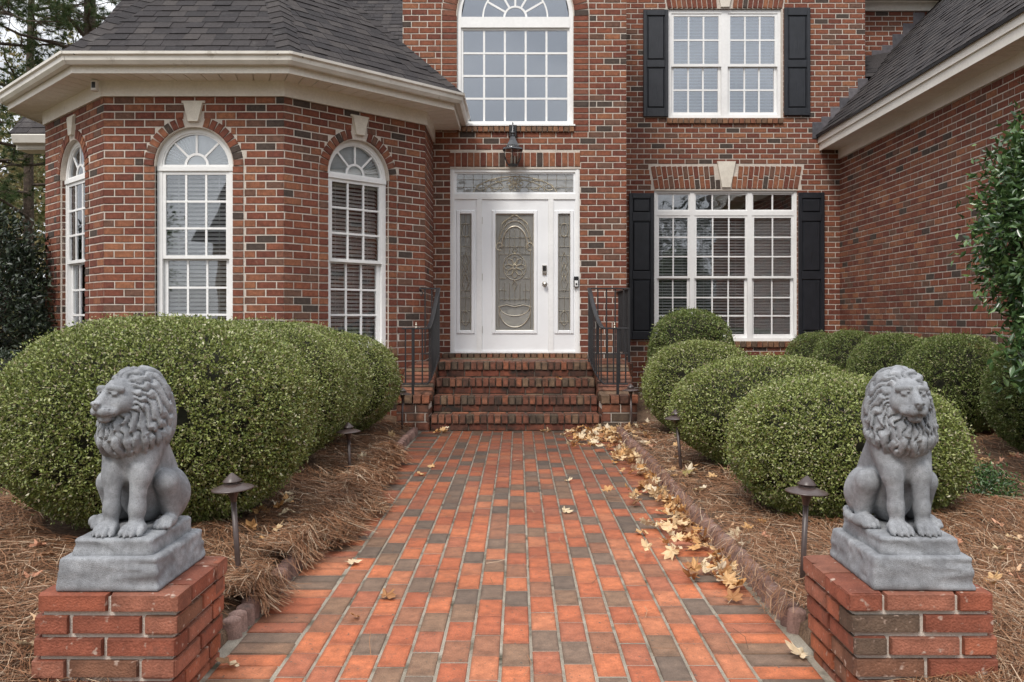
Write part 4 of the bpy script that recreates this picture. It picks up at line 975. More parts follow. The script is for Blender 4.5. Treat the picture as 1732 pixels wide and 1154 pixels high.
MB(wm((0,CY),(1,0))).bbox(-.125,-.025,-.055,.0,3.64,3.80,.008).build('wall_plate', IRON, LN)
# ------------------------------------------------------------------ brick path
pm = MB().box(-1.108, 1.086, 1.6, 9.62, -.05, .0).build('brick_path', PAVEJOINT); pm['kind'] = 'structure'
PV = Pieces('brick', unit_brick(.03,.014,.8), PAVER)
def flat(x0, x1, y0, y1, z=.0, h=.016): # lying brick: local -y becomes up
    return Matrix.Translation(((x0+x1)/2, (y0+y1)/2, z-.0125+random.uniform(-.0014,.0014))) @ Matrix.Rotation(random.uniform(-.006,.006),4,'Z') @ Matrix.Rotation(R(-90),4,'X') @ Matrix.Rotation(random.uniform(-.006,.006),4,'X') @ Matrix.Diagonal((x1-x0, h, y1-y0, 1))
CWD, RPL = .1100, .2125
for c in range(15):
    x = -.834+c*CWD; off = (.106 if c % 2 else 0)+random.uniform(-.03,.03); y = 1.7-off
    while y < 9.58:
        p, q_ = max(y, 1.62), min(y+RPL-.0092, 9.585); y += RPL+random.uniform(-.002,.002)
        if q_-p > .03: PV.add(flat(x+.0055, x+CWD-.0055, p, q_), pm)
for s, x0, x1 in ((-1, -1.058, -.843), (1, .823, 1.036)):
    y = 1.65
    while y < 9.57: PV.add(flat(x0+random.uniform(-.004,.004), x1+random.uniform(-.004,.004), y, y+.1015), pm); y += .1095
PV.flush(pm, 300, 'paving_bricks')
# ------------------------------------------------------------------ edging
def edging(label, x, y0, y1, H, lean):
    T = thing('scalloped_edging', label, 'garden edging', (x, (y0+y1)/2, 0), 'scalloped edging along the path')
    V = []; F = []; n = 10
    for rr_, z in ((.0355,-.04),(.0365,H-.010),(.033,H-.002),(.022,H+.004),(0.004,H+.006)):
        for k in range(n): a = 2*math.pi*k/n; V.append((1.02*rr_*math.cos(a), rr_*math.sin(a), z))
    for i in range(4):
        for k in range(n): F.append((i*n+k, i*n+(k+1)%n, (i+1)*n+(k+1)%n, (i+1)*n+k))
    F.append(tuple(range(4*n, 5*n))); me = mesh_np('scallop', V, F, EDGE, True)
    k = 0; y = y0
    while y < y1:
        o = obj('scallop', me, T, Matrix.Translation((x+random.uniform(-.003,.003)+.012*math.sin(y*2), y, random.uniform(-.006,.004))) @ Matrix.Rotation(lean+random.uniform(-.04,.04),4,'Y') @ Matrix.Rotation(random.uniform(0,3),4,'Z') if False else Matrix.Translation((x+random.uniform(-.003,.003)+.010*math.sin(y*2), y, random.uniform(-.006,.004))) @ Matrix.Rotation(lean+random.uniform(-.04,.04),4,'Y')); y += .0735
edging('right row of reddish scalloped concrete edging beside the path', 1.080, 3.42, 9.35, .084, .05)
edging('left row of scalloped concrete edging half buried in pine straw', -1.105, 3.36, 9.35, .074, -.05)
# ------------------------------------------------------------------ brick pedestals
def pedestal(label, xa, xb, ya, yb, lean, offs):
    T = thing('brick_pedestal', label, 'pedestal', ((xa+xb)/2, (ya+yb)/2, 0), 'brick pedestals beside the path')
    pc = Pieces('brick', unit_brick(.022,.07,.78), PIERBRICK); h = .0685; n = 6; zt = .369
    core = MB(); dm = 9 if lean > 0 else -9
    for c in range(n):
        z1 = zt-c*h; z0 = z1-h; s = lean*c; a, b = xa+s, xb+s
        g = .010
        core.box(a+.016, b-.016, ya+.016, yb-.016, z0, z1-(.012 if c == 0 else 0))
    cp = core.build('mortar_core', MORTAR, T)
    for c in range(n):
        z1 = zt-c*h; z0 = z1-h+.0115; s = lean*c+random.uniform(-.002,.002); a, b = xa+s, xb+s
        alt = (c+offs) % 2
        def run(W, Lw, start, gap=.0105):
            full = (b-a-gap)/2; start = (full+gap)/2 if start else 0
            x = -start; k = 0
            while x < Lw-.01:
                p, q2 = max(0, x), min(Lw, x+full); x += full+gap
                if q2-p > .02: pc.add(brickM(W, p, q2, z0+random.uniform(-.001,.001), z1-(.0 if c else .0)+random.uniform(-.0008,.0008), .10, .0+random.uniform(-.002,.003), random.uniform(-.006,.006)), cp)
        run(wm((a, ya), (1,0)), b-a, .105 if alt else 0)
        run(wm((b, ya+.003+(.0 if alt else .10)), (0,1)), yb-ya-.003-(.0 if alt else .10), 0 if alt else 0)
        run(wm((a, yb), (0,-1)), yb-ya-.003-(.0 if alt else .10), 0)
        run(wm((b, yb), (-1,0)), b-a, 0)
    pc.flush(T, 120, 'back_bricks')
    # top bed under the statue
    MB().box(xa+.09, xb-.09, ya+.09, yb-.09, zt-.03, zt-.006).build('top_bed', MORTAR, T)
    return T
LPX = (-1.497, -1.053, 2.706, 3.15); RPX = (1.030, 1.478, 2.716, 3.16)
pedestal('left brick pedestal carrying the stone lion that looks away', *LPX, -.005, 0)
pedestal('right brick pedestal carrying the stone lion that faces the path end', *RPX, .007, 1)
# ------------------------------------------------------------------ path lights
PLG = 'bronze path lights along the walk'
def path_light(label, loc, H, rot):
    T = thing('path_light', label, 'path light', loc, PLG); T.rotation_euler = rot
    def part(m, name, sm=True): return obj(name, mesh_np(name, m.V, m.F, BRONZE, sm), T, local=True)
    hd = part(MB().lathe([(.0,H),(.006,H-.003),(.026,H-.021),(.040,H-.036),(.041,H-.040),(.036,H-.0415),(.0,H-.041)], 28), 'top_cap')
    part(MB().lathe([(.032,H-.043),(.034,H-.044),(.036,H-.050)], 24), 'cap_neck')
    part(MB().lathe([(.036,H-.049),(.060,H-.058),(.085,H-.066),(.091,H-.070),(.091,H-.074),(.086,H-.075),(.05,H-.068),(.0,H-.066)], 32), 'lamp_shade')
    part(MB().lathe([(.030,H-.066),(.027,H-.085),(.018,H-.105),(.013,H-.125),(.0125,H-.13)], 20), 'socket')
    part(MB().lathe([(.0125,H-.12),(.0115,-.15)], 14), 'stem')
    part(MB().lathe([(.02,.004),(.02,.012),(.013,.016)], 14), 'stake_collar')
    return T
path_light('bronze path light nearest on the left, in front of the big round bush', (-1.235, 3.86, .05), .50, (R(1.5), R(-3.5), 0))
path_light('bronze path light nearest on the right, beside the right pedestal', (1.235, 3.80, .05), .495, (R(1), R(2.5), R(20)))
path_light('bronze path light half hidden by the second left bush', (-1.275, 6.6, .05), .40, (R(1), R(-2), 0))
path_light('middle bronze path light on the right, leaning a little left', (1.24, 6.64, .05), .50, (R(1), R(-5), 0))
path_light('bronze path light by the foot of the left cheek wall', (-1.235, 9.25, .05), .46, (0, R(1), 0))
path_light('bronze path light by the foot of the right cheek wall', (1.215, 9.36, .05), .49, (0, R(-1.5), 0))
# ------------------------------------------------------------------ clipped bushes
def noise3(P, seed, f):
    r = np.random.default_rng(seed); o = np.zeros(len(P))
    for i in range(6):
        k = r.normal(size=3); k /= np.linalg.norm(k); o += np.sin(P@k*f*r.uniform(.6,1.7)+r.uniform(0,6.28))
    return o/6
def leaf_mesh(name, pts, nrm, size, mat, rng, aspect=.55, tang=.55, fold=.18):
    n = len(pts); a = rng.normal(size=(n,3)); d = nrm*(1-tang)+a*tang*.75; d /= np.linalg.norm(d, axis=1)[:,None]+1e-9
    s = np.cross(d, rng.normal(size=(n,3))); s /= np.linalg.norm(s, axis=1)[:,None]+1e-9; u = np.cross(s, d)
    L_ = size*rng.uniform(.65,1.3,size=n)[:,None]; w_ = L_*aspect*.5
    V = np.stack([pts-d*L_*.4, pts+s*w_+u*L_*fold, pts+d*L_*.6, pts-s*w_+u*L_*fold], 1).reshape(-1,3)
    i = np.arange(n)*4
    F = np.concatenate([np.stack([i,i+1,i+2],1), np.stack([i,i+2,i+3],1)])
    return mesh_np(name, V, F, mat)
def superell(rng, n, ex):
    d = rng.normal(size=(n,3)); d /= np.linalg.norm(d, axis=1)[:,None]
    k = (np.abs(d)**ex).sum(1)**(-1/ex); return d, k
def bush(label, c, r, n, size, seed, ex=2.5, mat=None, group='clipped boxwood bushes', under=.72, name='boxwood_bush', front=True):
    """a clipped shrub: a shell of small leaves with gaps over a solid core with inner shade in its colour; c is the foot, r the radii (z: half height)"""
    rng = np.random.default_rng(seed); r = np.array(r); C = np.array([c[0], c[1], c[2]+r[2]])
    T = thing(name, label, 'bush', (c[0], c[1], c[2]), group)
    d, k = superell(rng, int(n*1.9), ex)
    keep = rng.uniform(size=len(d)) < np.where(d[:,1] > .45, .35, 1.0)*np.where(d[:,2] < -.8, .3, 1)
    d, k = d[keep], k[keep]
    P = d*k[:,None]; nr = np.sign(P)*np.abs(P)**(ex-1)/r; nr /= np.linalg.norm(nr, axis=1)[:,None]
    bump = 1+.030*noise3(P*r, seed, 4.5)+.018*noise3(P*r, seed+1, 13)+.010*noise3(P*r, seed+2, 38)
    tz = np.clip(P[:,2], -1, 1); tap = np.where(tz < -.1, 1-(1-under)*((-.1-tz)/.9)**1.7, 1)
    dep = rng.uniform(0,1,len(P))**2*.075/ r.mean()
    dep = np.where(rng.uniform(size=len(P)) < .035, -rng.uniform(0,.035,len(P))/r.mean(), dep)
    Q = P*(bump*(1-dep))[:,None]*r; Q[:,:2] *= tap[:,None]
    g = .5*noise3(P*r, seed+5, 18)+noise3(P*r, seed+6, 42)+.8*noise3(P*r, seed+7, 80); ok = (g > -.38-.3*rng.uniform(size=len(g)))
    Q, nr = Q[ok][:n], nr[ok][:n]
    obj('foliage', leaf_mesh('foliage', Q+C, nr, size, mat or BOX, rng), T)
    # solid core coloured near black so gaps between leaves read as shade
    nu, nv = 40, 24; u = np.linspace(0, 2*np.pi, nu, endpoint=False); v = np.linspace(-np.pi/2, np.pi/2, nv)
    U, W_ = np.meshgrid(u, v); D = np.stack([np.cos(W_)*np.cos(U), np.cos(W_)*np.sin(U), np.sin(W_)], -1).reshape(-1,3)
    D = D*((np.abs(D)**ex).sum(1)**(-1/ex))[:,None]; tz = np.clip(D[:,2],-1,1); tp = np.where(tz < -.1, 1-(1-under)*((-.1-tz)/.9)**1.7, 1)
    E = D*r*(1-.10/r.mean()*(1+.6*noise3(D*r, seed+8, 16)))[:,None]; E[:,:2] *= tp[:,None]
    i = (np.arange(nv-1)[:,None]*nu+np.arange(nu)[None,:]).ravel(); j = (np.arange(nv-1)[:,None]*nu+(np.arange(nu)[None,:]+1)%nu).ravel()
    obj('shade_core', mesh_np('shade_core', E+C, np.stack([i,j,j+nu,i+nu],1), CORE, True), T)
    # bare twig ends breaking the clipped outline
    tw = MB(); m_ = min(60, max(10, n//1500)); idx = rng.choice(len(Q), m_, replace=False)
    for t in idx:
        p = Q[t]+C; dd = nr[t]*.5+rng.normal(size=3)*.6; dd /= np.linalg.norm(dd); l = rng.uniform(.03,.10)
        tw.tube([p-dd*l*.6, p+rng.normal(size=3)*.006, p+dd*l*.45], [.0018,.0014,.0007], 3, False)
    tag(tw.build('bare_twigs', TWIG, T), kind='stuff'); return T
B = .0
bush('largest rounded boxwood bush, behind the left lion statue', (-2.04,5.02,.04), (.85,.82,.60), 125000, .0175, 1, 2.4, under=.82)
bush('second left boxwood bush, behind the largest one', (-2.05,6.75,.05), (.765,.66,.585), 62000, .018, 2, 2.35, under=.68)
bush('third left boxwood bush, squeezed between its neighbours', (-2.05,7.78,.05), (.74,.49,.575), 36000, .019, 3, 2.3, under=.66)
bush('left boxwood bush nearest the front steps', (-1.86,8.72,.05), (.67,.50,.53), 36000, .019, 4, 2.3, under=.68)
bush('boxwood bush behind the right lion statue', (1.955,5.25,.02), (.665,.62,.435), 80000, .0175, 5, 2.45, under=.88)
bush('second right boxwood bush from the path light', (1.93,6.75,.05), (.75,.57,.45), 50000, .0185, 6, 2.3, under=.74)
bush('third right boxwood bush beside the right cheek wall', (1.84,8.75,.05), (.585,.52,.485), 36000, .019, 7, 2.3, under=.74)
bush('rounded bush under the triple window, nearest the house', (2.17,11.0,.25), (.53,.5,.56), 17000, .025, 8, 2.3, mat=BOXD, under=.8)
HG = 'clipped bushes along the garage wall'
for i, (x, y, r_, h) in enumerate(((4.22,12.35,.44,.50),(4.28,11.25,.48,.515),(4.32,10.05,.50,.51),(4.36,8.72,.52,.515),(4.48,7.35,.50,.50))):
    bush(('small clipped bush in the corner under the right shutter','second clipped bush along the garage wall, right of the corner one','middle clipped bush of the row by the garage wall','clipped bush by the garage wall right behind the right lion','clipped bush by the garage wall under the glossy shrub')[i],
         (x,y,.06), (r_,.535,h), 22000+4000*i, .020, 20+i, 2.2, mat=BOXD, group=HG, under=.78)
bush('low dark clipped bush at the left edge before the bay', (-4.95,8.4,.05), (.62,.6,.44), 12000, .026, 30, 2.6, mat=HOLLY, group='dark shrubs at the left edge', under=.85)
bush('low dark shrub at the left edge behind the largest bush', (-3.72,6.05,.03), (.55,.5,.34), 11000, .026, 31, 2.3, mat=HOLLY, group='dark shrubs at the left edge', under=.9)
# ------------------------------------------------------------------ leafy shrubs and trees
def leafy(label, c, R3, n_tips, per, size, seed, mat, name='leafy_shrub', cat='shrub', group=None, trunk=True, droop=.15, fill=0, aspect=.42, wood=BARK, tmin=.55):
    rng = np.random.default_rng(seed); T = thing(name, label, cat, (c[0], c[1], 0.05), group); R3 = np.array(R3); C = np.array(c)
    d = rng.normal(size=(n_tips,3)); d /= np.linalg.norm(d, axis=1)[:,None]; rad = rng.uniform(tmin, 1.0, n_tips)**.6*(1+.16*noise3(d*2, seed, 3))
    tips = C+d*R3*rad[:,None]
    pts = []; nr = []
    for i in range(n_tips):
        o = d[i]*R3; o = o/np.linalg.norm(o)
        p = tips[i]+rng.normal(size=(per,3))*size*np.array([1.25,1.25,1.1])-o*rng.uniform(0,1,(per,1))*size*1.8
        pts.append(p); q_ = rng.normal(size=(per,3))*.75+o+np.array([0,0,.25-droop]); nr.append(q_/np.linalg.norm(q_, axis=1)[:,None])
    pts = np.vstack(pts); nr = np.vstack(nr)
    obj('foliage', leaf_mesh('foliage', pts, nr, size, mat, rng, aspect, .35, .12), T)
    m = MB(); base = Vector((c[0], c[1], 0))
    if trunk:
        top = Vector((c[0], c[1], c[2])); m.tube([base+Vector((0,0,.0)), base.lerp(top,.5)+Vector((.05,.03,0)), top], [.05,.04,.025], 7)
        for i in range(0, n_tips, max(1, n_tips//60)):
            t = Vector(tips[i]); a = base.lerp(top, random.uniform(.3,1)); m.tube([a, a.lerp(t,.55)+Vector((0,0,-.04)), t], [.014,.009,.003], 5, False)
        m.build('trunk', wood, T)
    return T
leafy('tall glossy-leaved camellia shrub at the right edge', (3.95,5.95,1.85), (.72,.70,1.14), 1700, 17, .062, 41, GLOSSY, name='camellia_shrub', droop=.3, aspect=.44)
leafy('drooping glossy shoots of a low camellia at the right edge', (3.80,5.72,.98), (.52,.45,.48), 420, 14, .075, 42, GLOSSY, name='camellia_shrub', droop=.4, trunk=True)
leafy('small bright green plant on the straw beside the right lion', (2.93,5.55,.17), (.24,.2,.15), 75, 22, .034, 43, GLOSSY, name='low_plant', cat='plant', aspect=.35, trunk=False)
leafy('lowest glossy shoots of the camellia at the right edge', (4.0,5.75,.55), (.50,.42,.34), 260, 14, .062, 46, GLOSSY, name='camellia_shrub', droop=.4, trunk=False)
DSG = 'dark shrubs at the left edge'
leafy('tall dark holly at the left edge, left of the bay', (-6.35,10.2,1.32), (.98,.8,1.28), 900, 20, .066, 44, HOLLY, name='holly_shrub', group=DSG)
leafy('darker holly behind the tall holly at the left edge', (-7.5,11.5,1.2), (1.1,.9,1.2), 420, 18, .075, 45, HOLLY, name='holly_shrub', group=DSG)
def pine(label, x, y, H, r0, seed, zlo, nb=34, spread=3.0, lean=0.0):
    rng = np.random.default_rng(seed); T = thing('pine_tree', label, 'tree', (x, y, -.06), 'pine trees left of the house')
    m = MB(); P = [(x+lean*t+.06*math.sin(t*5+seed), y+.05*math.cos(t*4), -.06+H*t) for t in np.linspace(0,1,9)]
    m.tube(P, [r0*(1.12-.85*t) for t in np.linspace(0,1,9)], 12); m.build('trunk', BARK, T)
    b = MB(); V = []; n = 0
    for k in range(nb):
        z = zlo+(H-zlo)*((k+rng.uniform())/nb); a = rng.uniform(0, 6.28); Lb = spread*(1-.6*(z-zlo)/(H-zlo))*rng.uniform(.6,1.1)
        s = np.array([x+lean*z/H, y, z]); dr = np.array([math.cos(a), math.sin(a), rng.uniform(-.15,.35)]); e = s+dr*Lb; mid = (s+e)/2+np.array([0,0,rng.uniform(-.25,.1)])
        pts = [s, s*.5+mid*.5+np.array([0,0,.02]), mid, mid*.5+e*.5+rng.normal(size=3)*.08, e]; b.tube(pts, [.045,.036,.028,.018,.008], 6, False)
        for j in range(rng.integers(13,20)):
            t = rng.uniform(.3,1.0); i = min(3, int(t*4)); f = t*4-i; p = np.array(pts[i])*(1-f)+np.array(pts[i+1])*f
            tw = p+np.array([rng.normal()*.38, rng.normal()*.38, rng.normal()*.22+.05]); b.tube([p, (p+tw)/2+rng.normal(size=3)*.04, tw], [.010,.007,.004], 4, False)
            for q_ in range(rng.integers(2,5)):
                V.append(tw+rng.normal(size=3)*.10)
    b.build('branches', BARK, T)
    tip = np.array(V); per = 56; c = np.repeat(tip, per, 0); d = rng.normal(size=(len(c),3))*np.array([1,1,.8])+np.array([0,0,.25]); d /= np.linalg.norm(d, axis=1)[:,None]
    l = rng.uniform(.10,.20,(len(c),1)); s = np.cross(d, rng.normal(size=d.shape)); s /= np.linalg.norm(s, axis=1)[:,None]; wd = .0055
    VV = np.stack([c-s*wd, c+s*wd, c+d*l+np.array([0,0,-.02])], 1).reshape(-1,3); i = np.arange(len(c))*3
    obj('needles', mesh_np('needles', VV, np.stack([i,i+1,i+2],1), NEEDLE), T); return T
pine('pine tree with a dark trunk and bare limbs above the bay roof', -9.15, 18.4, 15, .17, 51, 4.2, 42, 3.8, .25)
pine('thinner pine tree at the left edge of the photo', -10.9, 17.2, 13, .12, 52, 3.2, 40, 3.2, -.3)
pine('farther pine tree left of the dark-trunked one', -13.5, 24, 15, .15, 53, 3.0, 34, 3.6, .2)
leafy('sparse autumn-brown tree far behind the holly', (-14.5,30,6.0), (6.0,3.0,5.8), 1700, 12, .17, 54, BIRCHL, name='deciduous_tree', cat='tree', aspect=.55, tmin=.1)
# far wood behind the left edge: one mass
rng = np.random.default_rng(60); n = 26000
P_ = np.stack([rng.uniform(-48,-13,n), rng.uniform(34,46,n), rng.uniform(0,1,n)**1.3*10], 1); ok = noise3(P_, 61, .9)+.4*noise3(P_, 62, 2.5) > -.25; P_ = P_[ok]
fw = obj('far_wood', leaf_mesh('far_wood', P_, rng.normal(size=P_.shape)*.5+np.array([0,-.7,.2]), .42, BIRCHL, rng, .7, .6), None); fw['kind'] = 'stuff'
# ------------------------------------------------------------------ pine straw
def straw(n, xs, ys, zf, seed, wpow=1.0, lmin=.08, lmax=.21, lift=.012, mask=None, wd=.00085):
    rng = np.random.default_rng(seed)
    x = rng.uniform(*xs, n*3); u = rng.uniform(0,1,n*3); y = 1/((1/ys[0])*(1-u)+(1/ys[1])*u) if wpow else ys[0]+(ys[1]-ys[0])*u
    k = np.ones(len(x), bool) if mask is None else mask(x, y, rng)
    x, y = x[k][:n], y[k][:n]; n = len(x)
    a = rng.uniform(0, 2*np.pi, n); a = np.where(rng.uniform(size=n) < .45, rng.normal(1.25,.5,n), a)
    l = rng.uniform(lmin, lmax, n); cv = rng.normal(0,.35,n); pit = rng.normal(0,.10,n)
    h = rng.uniform(0,1,n)**1.5*lift; w_ = wd*rng.uniform(.7,1.4,n)*np.clip(y/4,1,2.2)
    rows = []
    for t in (-.5,0,.5):
        aa = a+cv*t*2; px = x+np.cos(a)*l*t-np.sin(a)*cv*l*(t*t); py = y+np.sin(a)*l*t+np.cos(a)*cv*l*(t*t)
        pz = zf(px,py)+h+.004+np.abs(pit)*l*(t+.5)*.8+.006*np.cos(t*3)
        rows.append((px-np.sin(aa)*w_, py+np.cos(aa)*w_, pz, px+np.sin(aa)*w_, py-np.cos(aa)*w_, pz+w_*.8))
    V = np.stack([np.stack(r,1).reshape(-1,2,3) for r in rows],1).reshape(-1,3); i = np.arange(n)*6
    return V, np.concatenate([np.stack([i,i+1,i+3,i+2],1), np.stack([i+2,i+3,i+5,i+4],1)])
def zl(x, y): return np.where(x > -1.06, .008, bed_l(x, y))
def zrr(x, y): return np.where(x < 1.035, .008, bed_r(x, y))
def gap(cs):
    def f(x, y, r):
        k = np.ones(len(x), bool)
        for cx_, cy_, rr_ in cs: k &= (x-cx_)**2+(y-cy_)**2 > rr_**2
        return k
    return f
parts = []
BL_ = [(-2.06,5.02,.62),(-2.03,6.72,.5),(-2.05,7.8,.4),(-1.86,8.7,.42)]
parts.append(straw(52000, (-3.2,-1.185), (2.3,9.6), zl, 70, mask=gap(BL_), lift=.035))
parts.append(straw(5000, (-6.0,-3.2), (3.2,9.0), zl, 71, lift=.02))
def spill(x, y, r):    # straw lying over the edging and onto the left soldier course
    lim = -1.06+.17*np.exp(-((y-5.3)/.75)**2)+.07*np.exp(-((y-6.8)/.8)**2)+.04*np.sin(y*7); return (x < lim+r.normal(0,.03,len(x)))
parts.append(straw(12000, (-1.22,-.80), (4.55,7.9), lambda x,y: .02+.05*np.clip((-x-.9)/.2,0,1.3), 72, mask=spill, lift=.035))
BR_ = [(1.975,5.25,.52),(1.93,6.75,.5),(1.8,8.75,.38)]
parts.append(straw(40000, (1.18,3.0), (2.3,9.6), zrr, 73, mask=gap(BR_), lift=.028))
parts.append(straw(9000, (2.6,5.0), (3.2,9.0), zrr, 74, lift=.02))
parts.append(straw(2600, (-1.22,-1.02), (3.55,4.7), lambda x,y: .03+.075*np.clip((-x-1.02)/.07,0,1), 77, lift=.03, mask=lambda x,y,r: np.sin(y*9)+r.normal(0,.5,len(x)) > .1))
parts.append(straw(900, (1.0,1.16), (3.4,9.2), lambda x,y: .04+.07*np.clip((x-1.0)/.06,0,1), 75, lift=.02))
parts.append(straw(70, (-.8,1.0), (3.0,8.5), lambda x,y: .010+0*x, 76, lift=.002))
VV = np.vstack([p[0] for p in parts]); o_ = 0; FF = []
for v, f in parts: FF.append(f+o_); o_ += len(v)
ps = obj('pine_straw', mesh_np('pine_straw', VV, np.vstack(FF), STRAW)); ps['kind'] = 'stuff'
# ------------------------------------------------------------------ fallen leaves
def maple(seed, mat):
    r = np.random.default_rng(seed); lob = [(-150,.42),(-95,.72),(-45,.86),(0,1.0),(45,.86),(95,.72),(150,.42)]
    pts = []
    for i, (a, l) in enumerate(lob):
        l *= r.uniform(.85,1.12); a += r.uniform(-6,6)
        pts += [(a-17, l*.66), (a-7, l*.86), (a, l), (a+7, l*.84), (a+17, l*.66)]
        if i < 6: b = (a+lob[i+1][0])/2; pts.append((b, .46*r.uniform(.85,1.15)))
    pts.append((180, .10))
    cu = r.uniform(.35,.8); tw = r.uniform(-.5,.5); ax = r.uniform(0,3.14)
    V = [(0,0,0)]
    for a, l in pts:
        x, y = l*math.sin(R(a)), l*math.cos(R(a)); t = x*math.cos(ax)+y*math.sin(ax); s = -x*math.sin(ax)+y*math.cos(ax)
        V.append((x, y, cu*t*t*.75+tw*t*s*.7+.10*math.sin(5*a*.0174)+r.uniform(-.03,.05)))
    mid = len(V)
    n = len(pts); F = [(0, 1+i, 1+(i+1)%n) for i in range(n)]
    V += [(-.012,-.08,.0),(.012,-.08,.0),(.03,-.75,.10),(.012,-.76,.10)]; F += [(mid,mid+1,mid+2),(mid,mid+2,mid+3)]
    V = np.array(V)*.062; V[:,2] -= V[:,2].min()
    return mesh_np('fallen_leaf', V, F, mat)
LM = [maple(80+i, DRYLEAF) for i in range(9)]; LMP = [maple(95+i, DRYLEAFP) for i in range(5)]
def leaf(x, y, z, label, group, s=1.0, meshes=LM, tilt=.3):
    M = Matrix.Translation((x,y,z)) @ Matrix.Rotation(random.uniform(0,6.28),4,'Z') @ Matrix.Rotation(random.gauss(0,tilt),4,'X') @ Matrix.Rotation(random.gauss(0,tilt),4,'Y') @ Matrix.Diagonal((s,s,s*random.uniform(.7,1.3),1))
    LEAVES.append((FOC/y*s*(1 if group else 9), M, random.choice(meshes), label, group))
LEAVES = []
random.seed(5)
D1 = 'dry tan maple leaf in the drift along the right edge of the path'
CL = [(4.0,.10),(4.25,.12),(4.7,.14),(5.05,.10),(5.5,.2),(5.95,.12),(6.5,.18),(6.9,.12),(7.4,.15),(7.8,.12),(8.3,.2),(8.7,.2),(9.0,.2),(9.2,.15)]
for i in range(290):
    cy_, sy_ = random.choice(CL); y = min(9.3, max(3.75, random.gauss(cy_, sy_))); wd = .06+.07*math.sin(y*2.4)**2+(.10 if y > 8.0 else 0)
    x = 1.01-abs(random.gauss(0, wd*1.15)); leaf(x, y, .016+random.uniform(0,.05), D1, 'leaf drift along the right edge of the path', random.uniform(.7,1.12), tilt=.5)
D2 = 'dry tan maple leaf heaped in the corner before the right cheek wall'
for i in range(46):
    x = .62+abs(random.gauss(.28,.16)); y = 9.42-abs(random.gauss(0,.22)); leaf(min(x,1.3), y, .015+random.uniform(0,.06), D2, 'leaf heap before the right cheek wall', random.uniform(.75,1.1), tilt=.5)
for i in range(9): leaf(random.uniform(.25,.62), 9.53-abs(random.gauss(0,.04)), .012, 'dry leaf lying along the foot of the bottom step', 'leaves along the bottom step', .85, tilt=.4)
for i in range(9): leaf(random.uniform(-.93,-.78), 9.42+random.uniform(-.08,.1), .012+random.uniform(0,.03), 'dry leaf in the corner before the left cheek wall', 'leaves before the left cheek wall', .85, tilt=.45)
for i in range(44):
    y = 4.2+5.2*random.random(); x = 1.13+abs(random.gauss(0,.16)); leaf(x, y, float(bed_r(np.float64(x),np.float64(y)))+.02+random.uniform(0,.02), 'dry leaf on the pine straw between the path and the right bushes', 'leaves on the straw by the right bushes', random.uniform(.7,1.1), LM+LMP[:2], .4)
for i in range(50):
    y = 3.2+4.0*random.random()**1.2; x = y*random.uniform(.47,.605)
    if x < 1.9 or (x-1.975)**2+(y-5.25)**2 < .6: continue
    leaf(x, y, float(bed_r(np.float64(x),np.float64(y)))+.02, 'pinkish dry leaf on the bare straw right of the right lion', 'leaves right of the right lion', random.uniform(.8,1.35), LMP+LM[:2], .35)
for x, y, n in ((-1.45,5.05,6),(-1.38,5.35,3),(-1.10,6.0,2),(-1.2,7.7,2),(-1.25,8.6,2),(-1.30,4.45,3),(-1.18,7.1,2),(-1.02,6.9,2)):
    for k in range(n): xx, yy_ = x+random.gauss(0,.07), y+random.gauss(0,.10); leaf(xx, yy_, float(bed_l(np.float64(xx),np.float64(yy_)))+.04, 'dry leaf on the pine straw beside the left bushes', 'leaves on the straw by the left bushes', random.uniform(.8,1.1), LM+LMP[:1], .45)
for x, y in ((-2.1,3.75),(-1.72,3.15),(-2.15,4.0),(-1.85,3.45),(-2.28,4.15),(-1.66,2.95)): leaf(x, y, float(bed_l(np.float64(x),np.float64(y)))+.03, 'dry leaf on the straw left of the left lion', 'leaves left of the left lion', 1.05, LM+LMP[:1], .35)
for x, y, l, s in ((-.575,3.80,'cream maple leaf alone on the left part of the path, nearest the viewer',1.0),(-.66,3.55,'thin folded pale leaf on the path left of the cream maple leaf',.6),(.295,5.50,'pale leaf lying on the middle of the path halfway to the steps',.95),
    (.70,4.95,'pale leaf on the right part of the path left of the drift',1.0),(.86,4.86,'tan leaf on the path just left of the drift, beside the pale one',.8),(.37,6.55,'small pale leaf on the path nearer the steps',.75),(-.83,4.35,'pale leaf on the left soldier course near the lower edging',1.0),
    (-.78,6.85,'pale leaf on the left edge of the path nearer the steps',.9),(-.70,7.2,'second pale leaf on the left edge of the path, farther off',.8),(-.86,5.6,'golden leaf on the straw spill at the left path edge',.9),(1.02,3.15,'cream leaf at the foot of the right pedestal beside the path',1.1),(-1.02,3.05,'tan leaf at the foot of the left pedestal beside the path',1.0),(-1.38,2.58,'tan leaf standing in front of the left pedestal',1.2)):
    leaf(x, y, .014, l, None, s, tilt=.25)
leaf(.47, 10.06, .545, 'single dry leaf on the second step from the top', None, .95, tilt=.3)
LEAVES.sort(key=lambda t: -t[0])
for _, M, me, l, gr_ in LEAVES[:300]: tag(obj('fallen_leaf', me, None, M), l, 'leaf', gr_)
if LEAVES[300:]:
    VV = []; FF = []; nv = 0; mats = [DRYLEAF, DRYLEAFP]
    for _, M, me, l, gr_ in LEAVES[300:]:
        A = np.array(M); v = np.array([tuple(q.co) for q in me.vertices])@A[:3,:3].T+A[:3,3]; VV.append(v); FF += [tuple(nv+i for i in p.vertices) for p in me.polygons]; nv += len(v)
    fl = obj('fallen_leaves', mesh_np('fallen_leaves', np.vstack(VV), FF, DRYLEAF)); fl['kind'] = 'stuff'
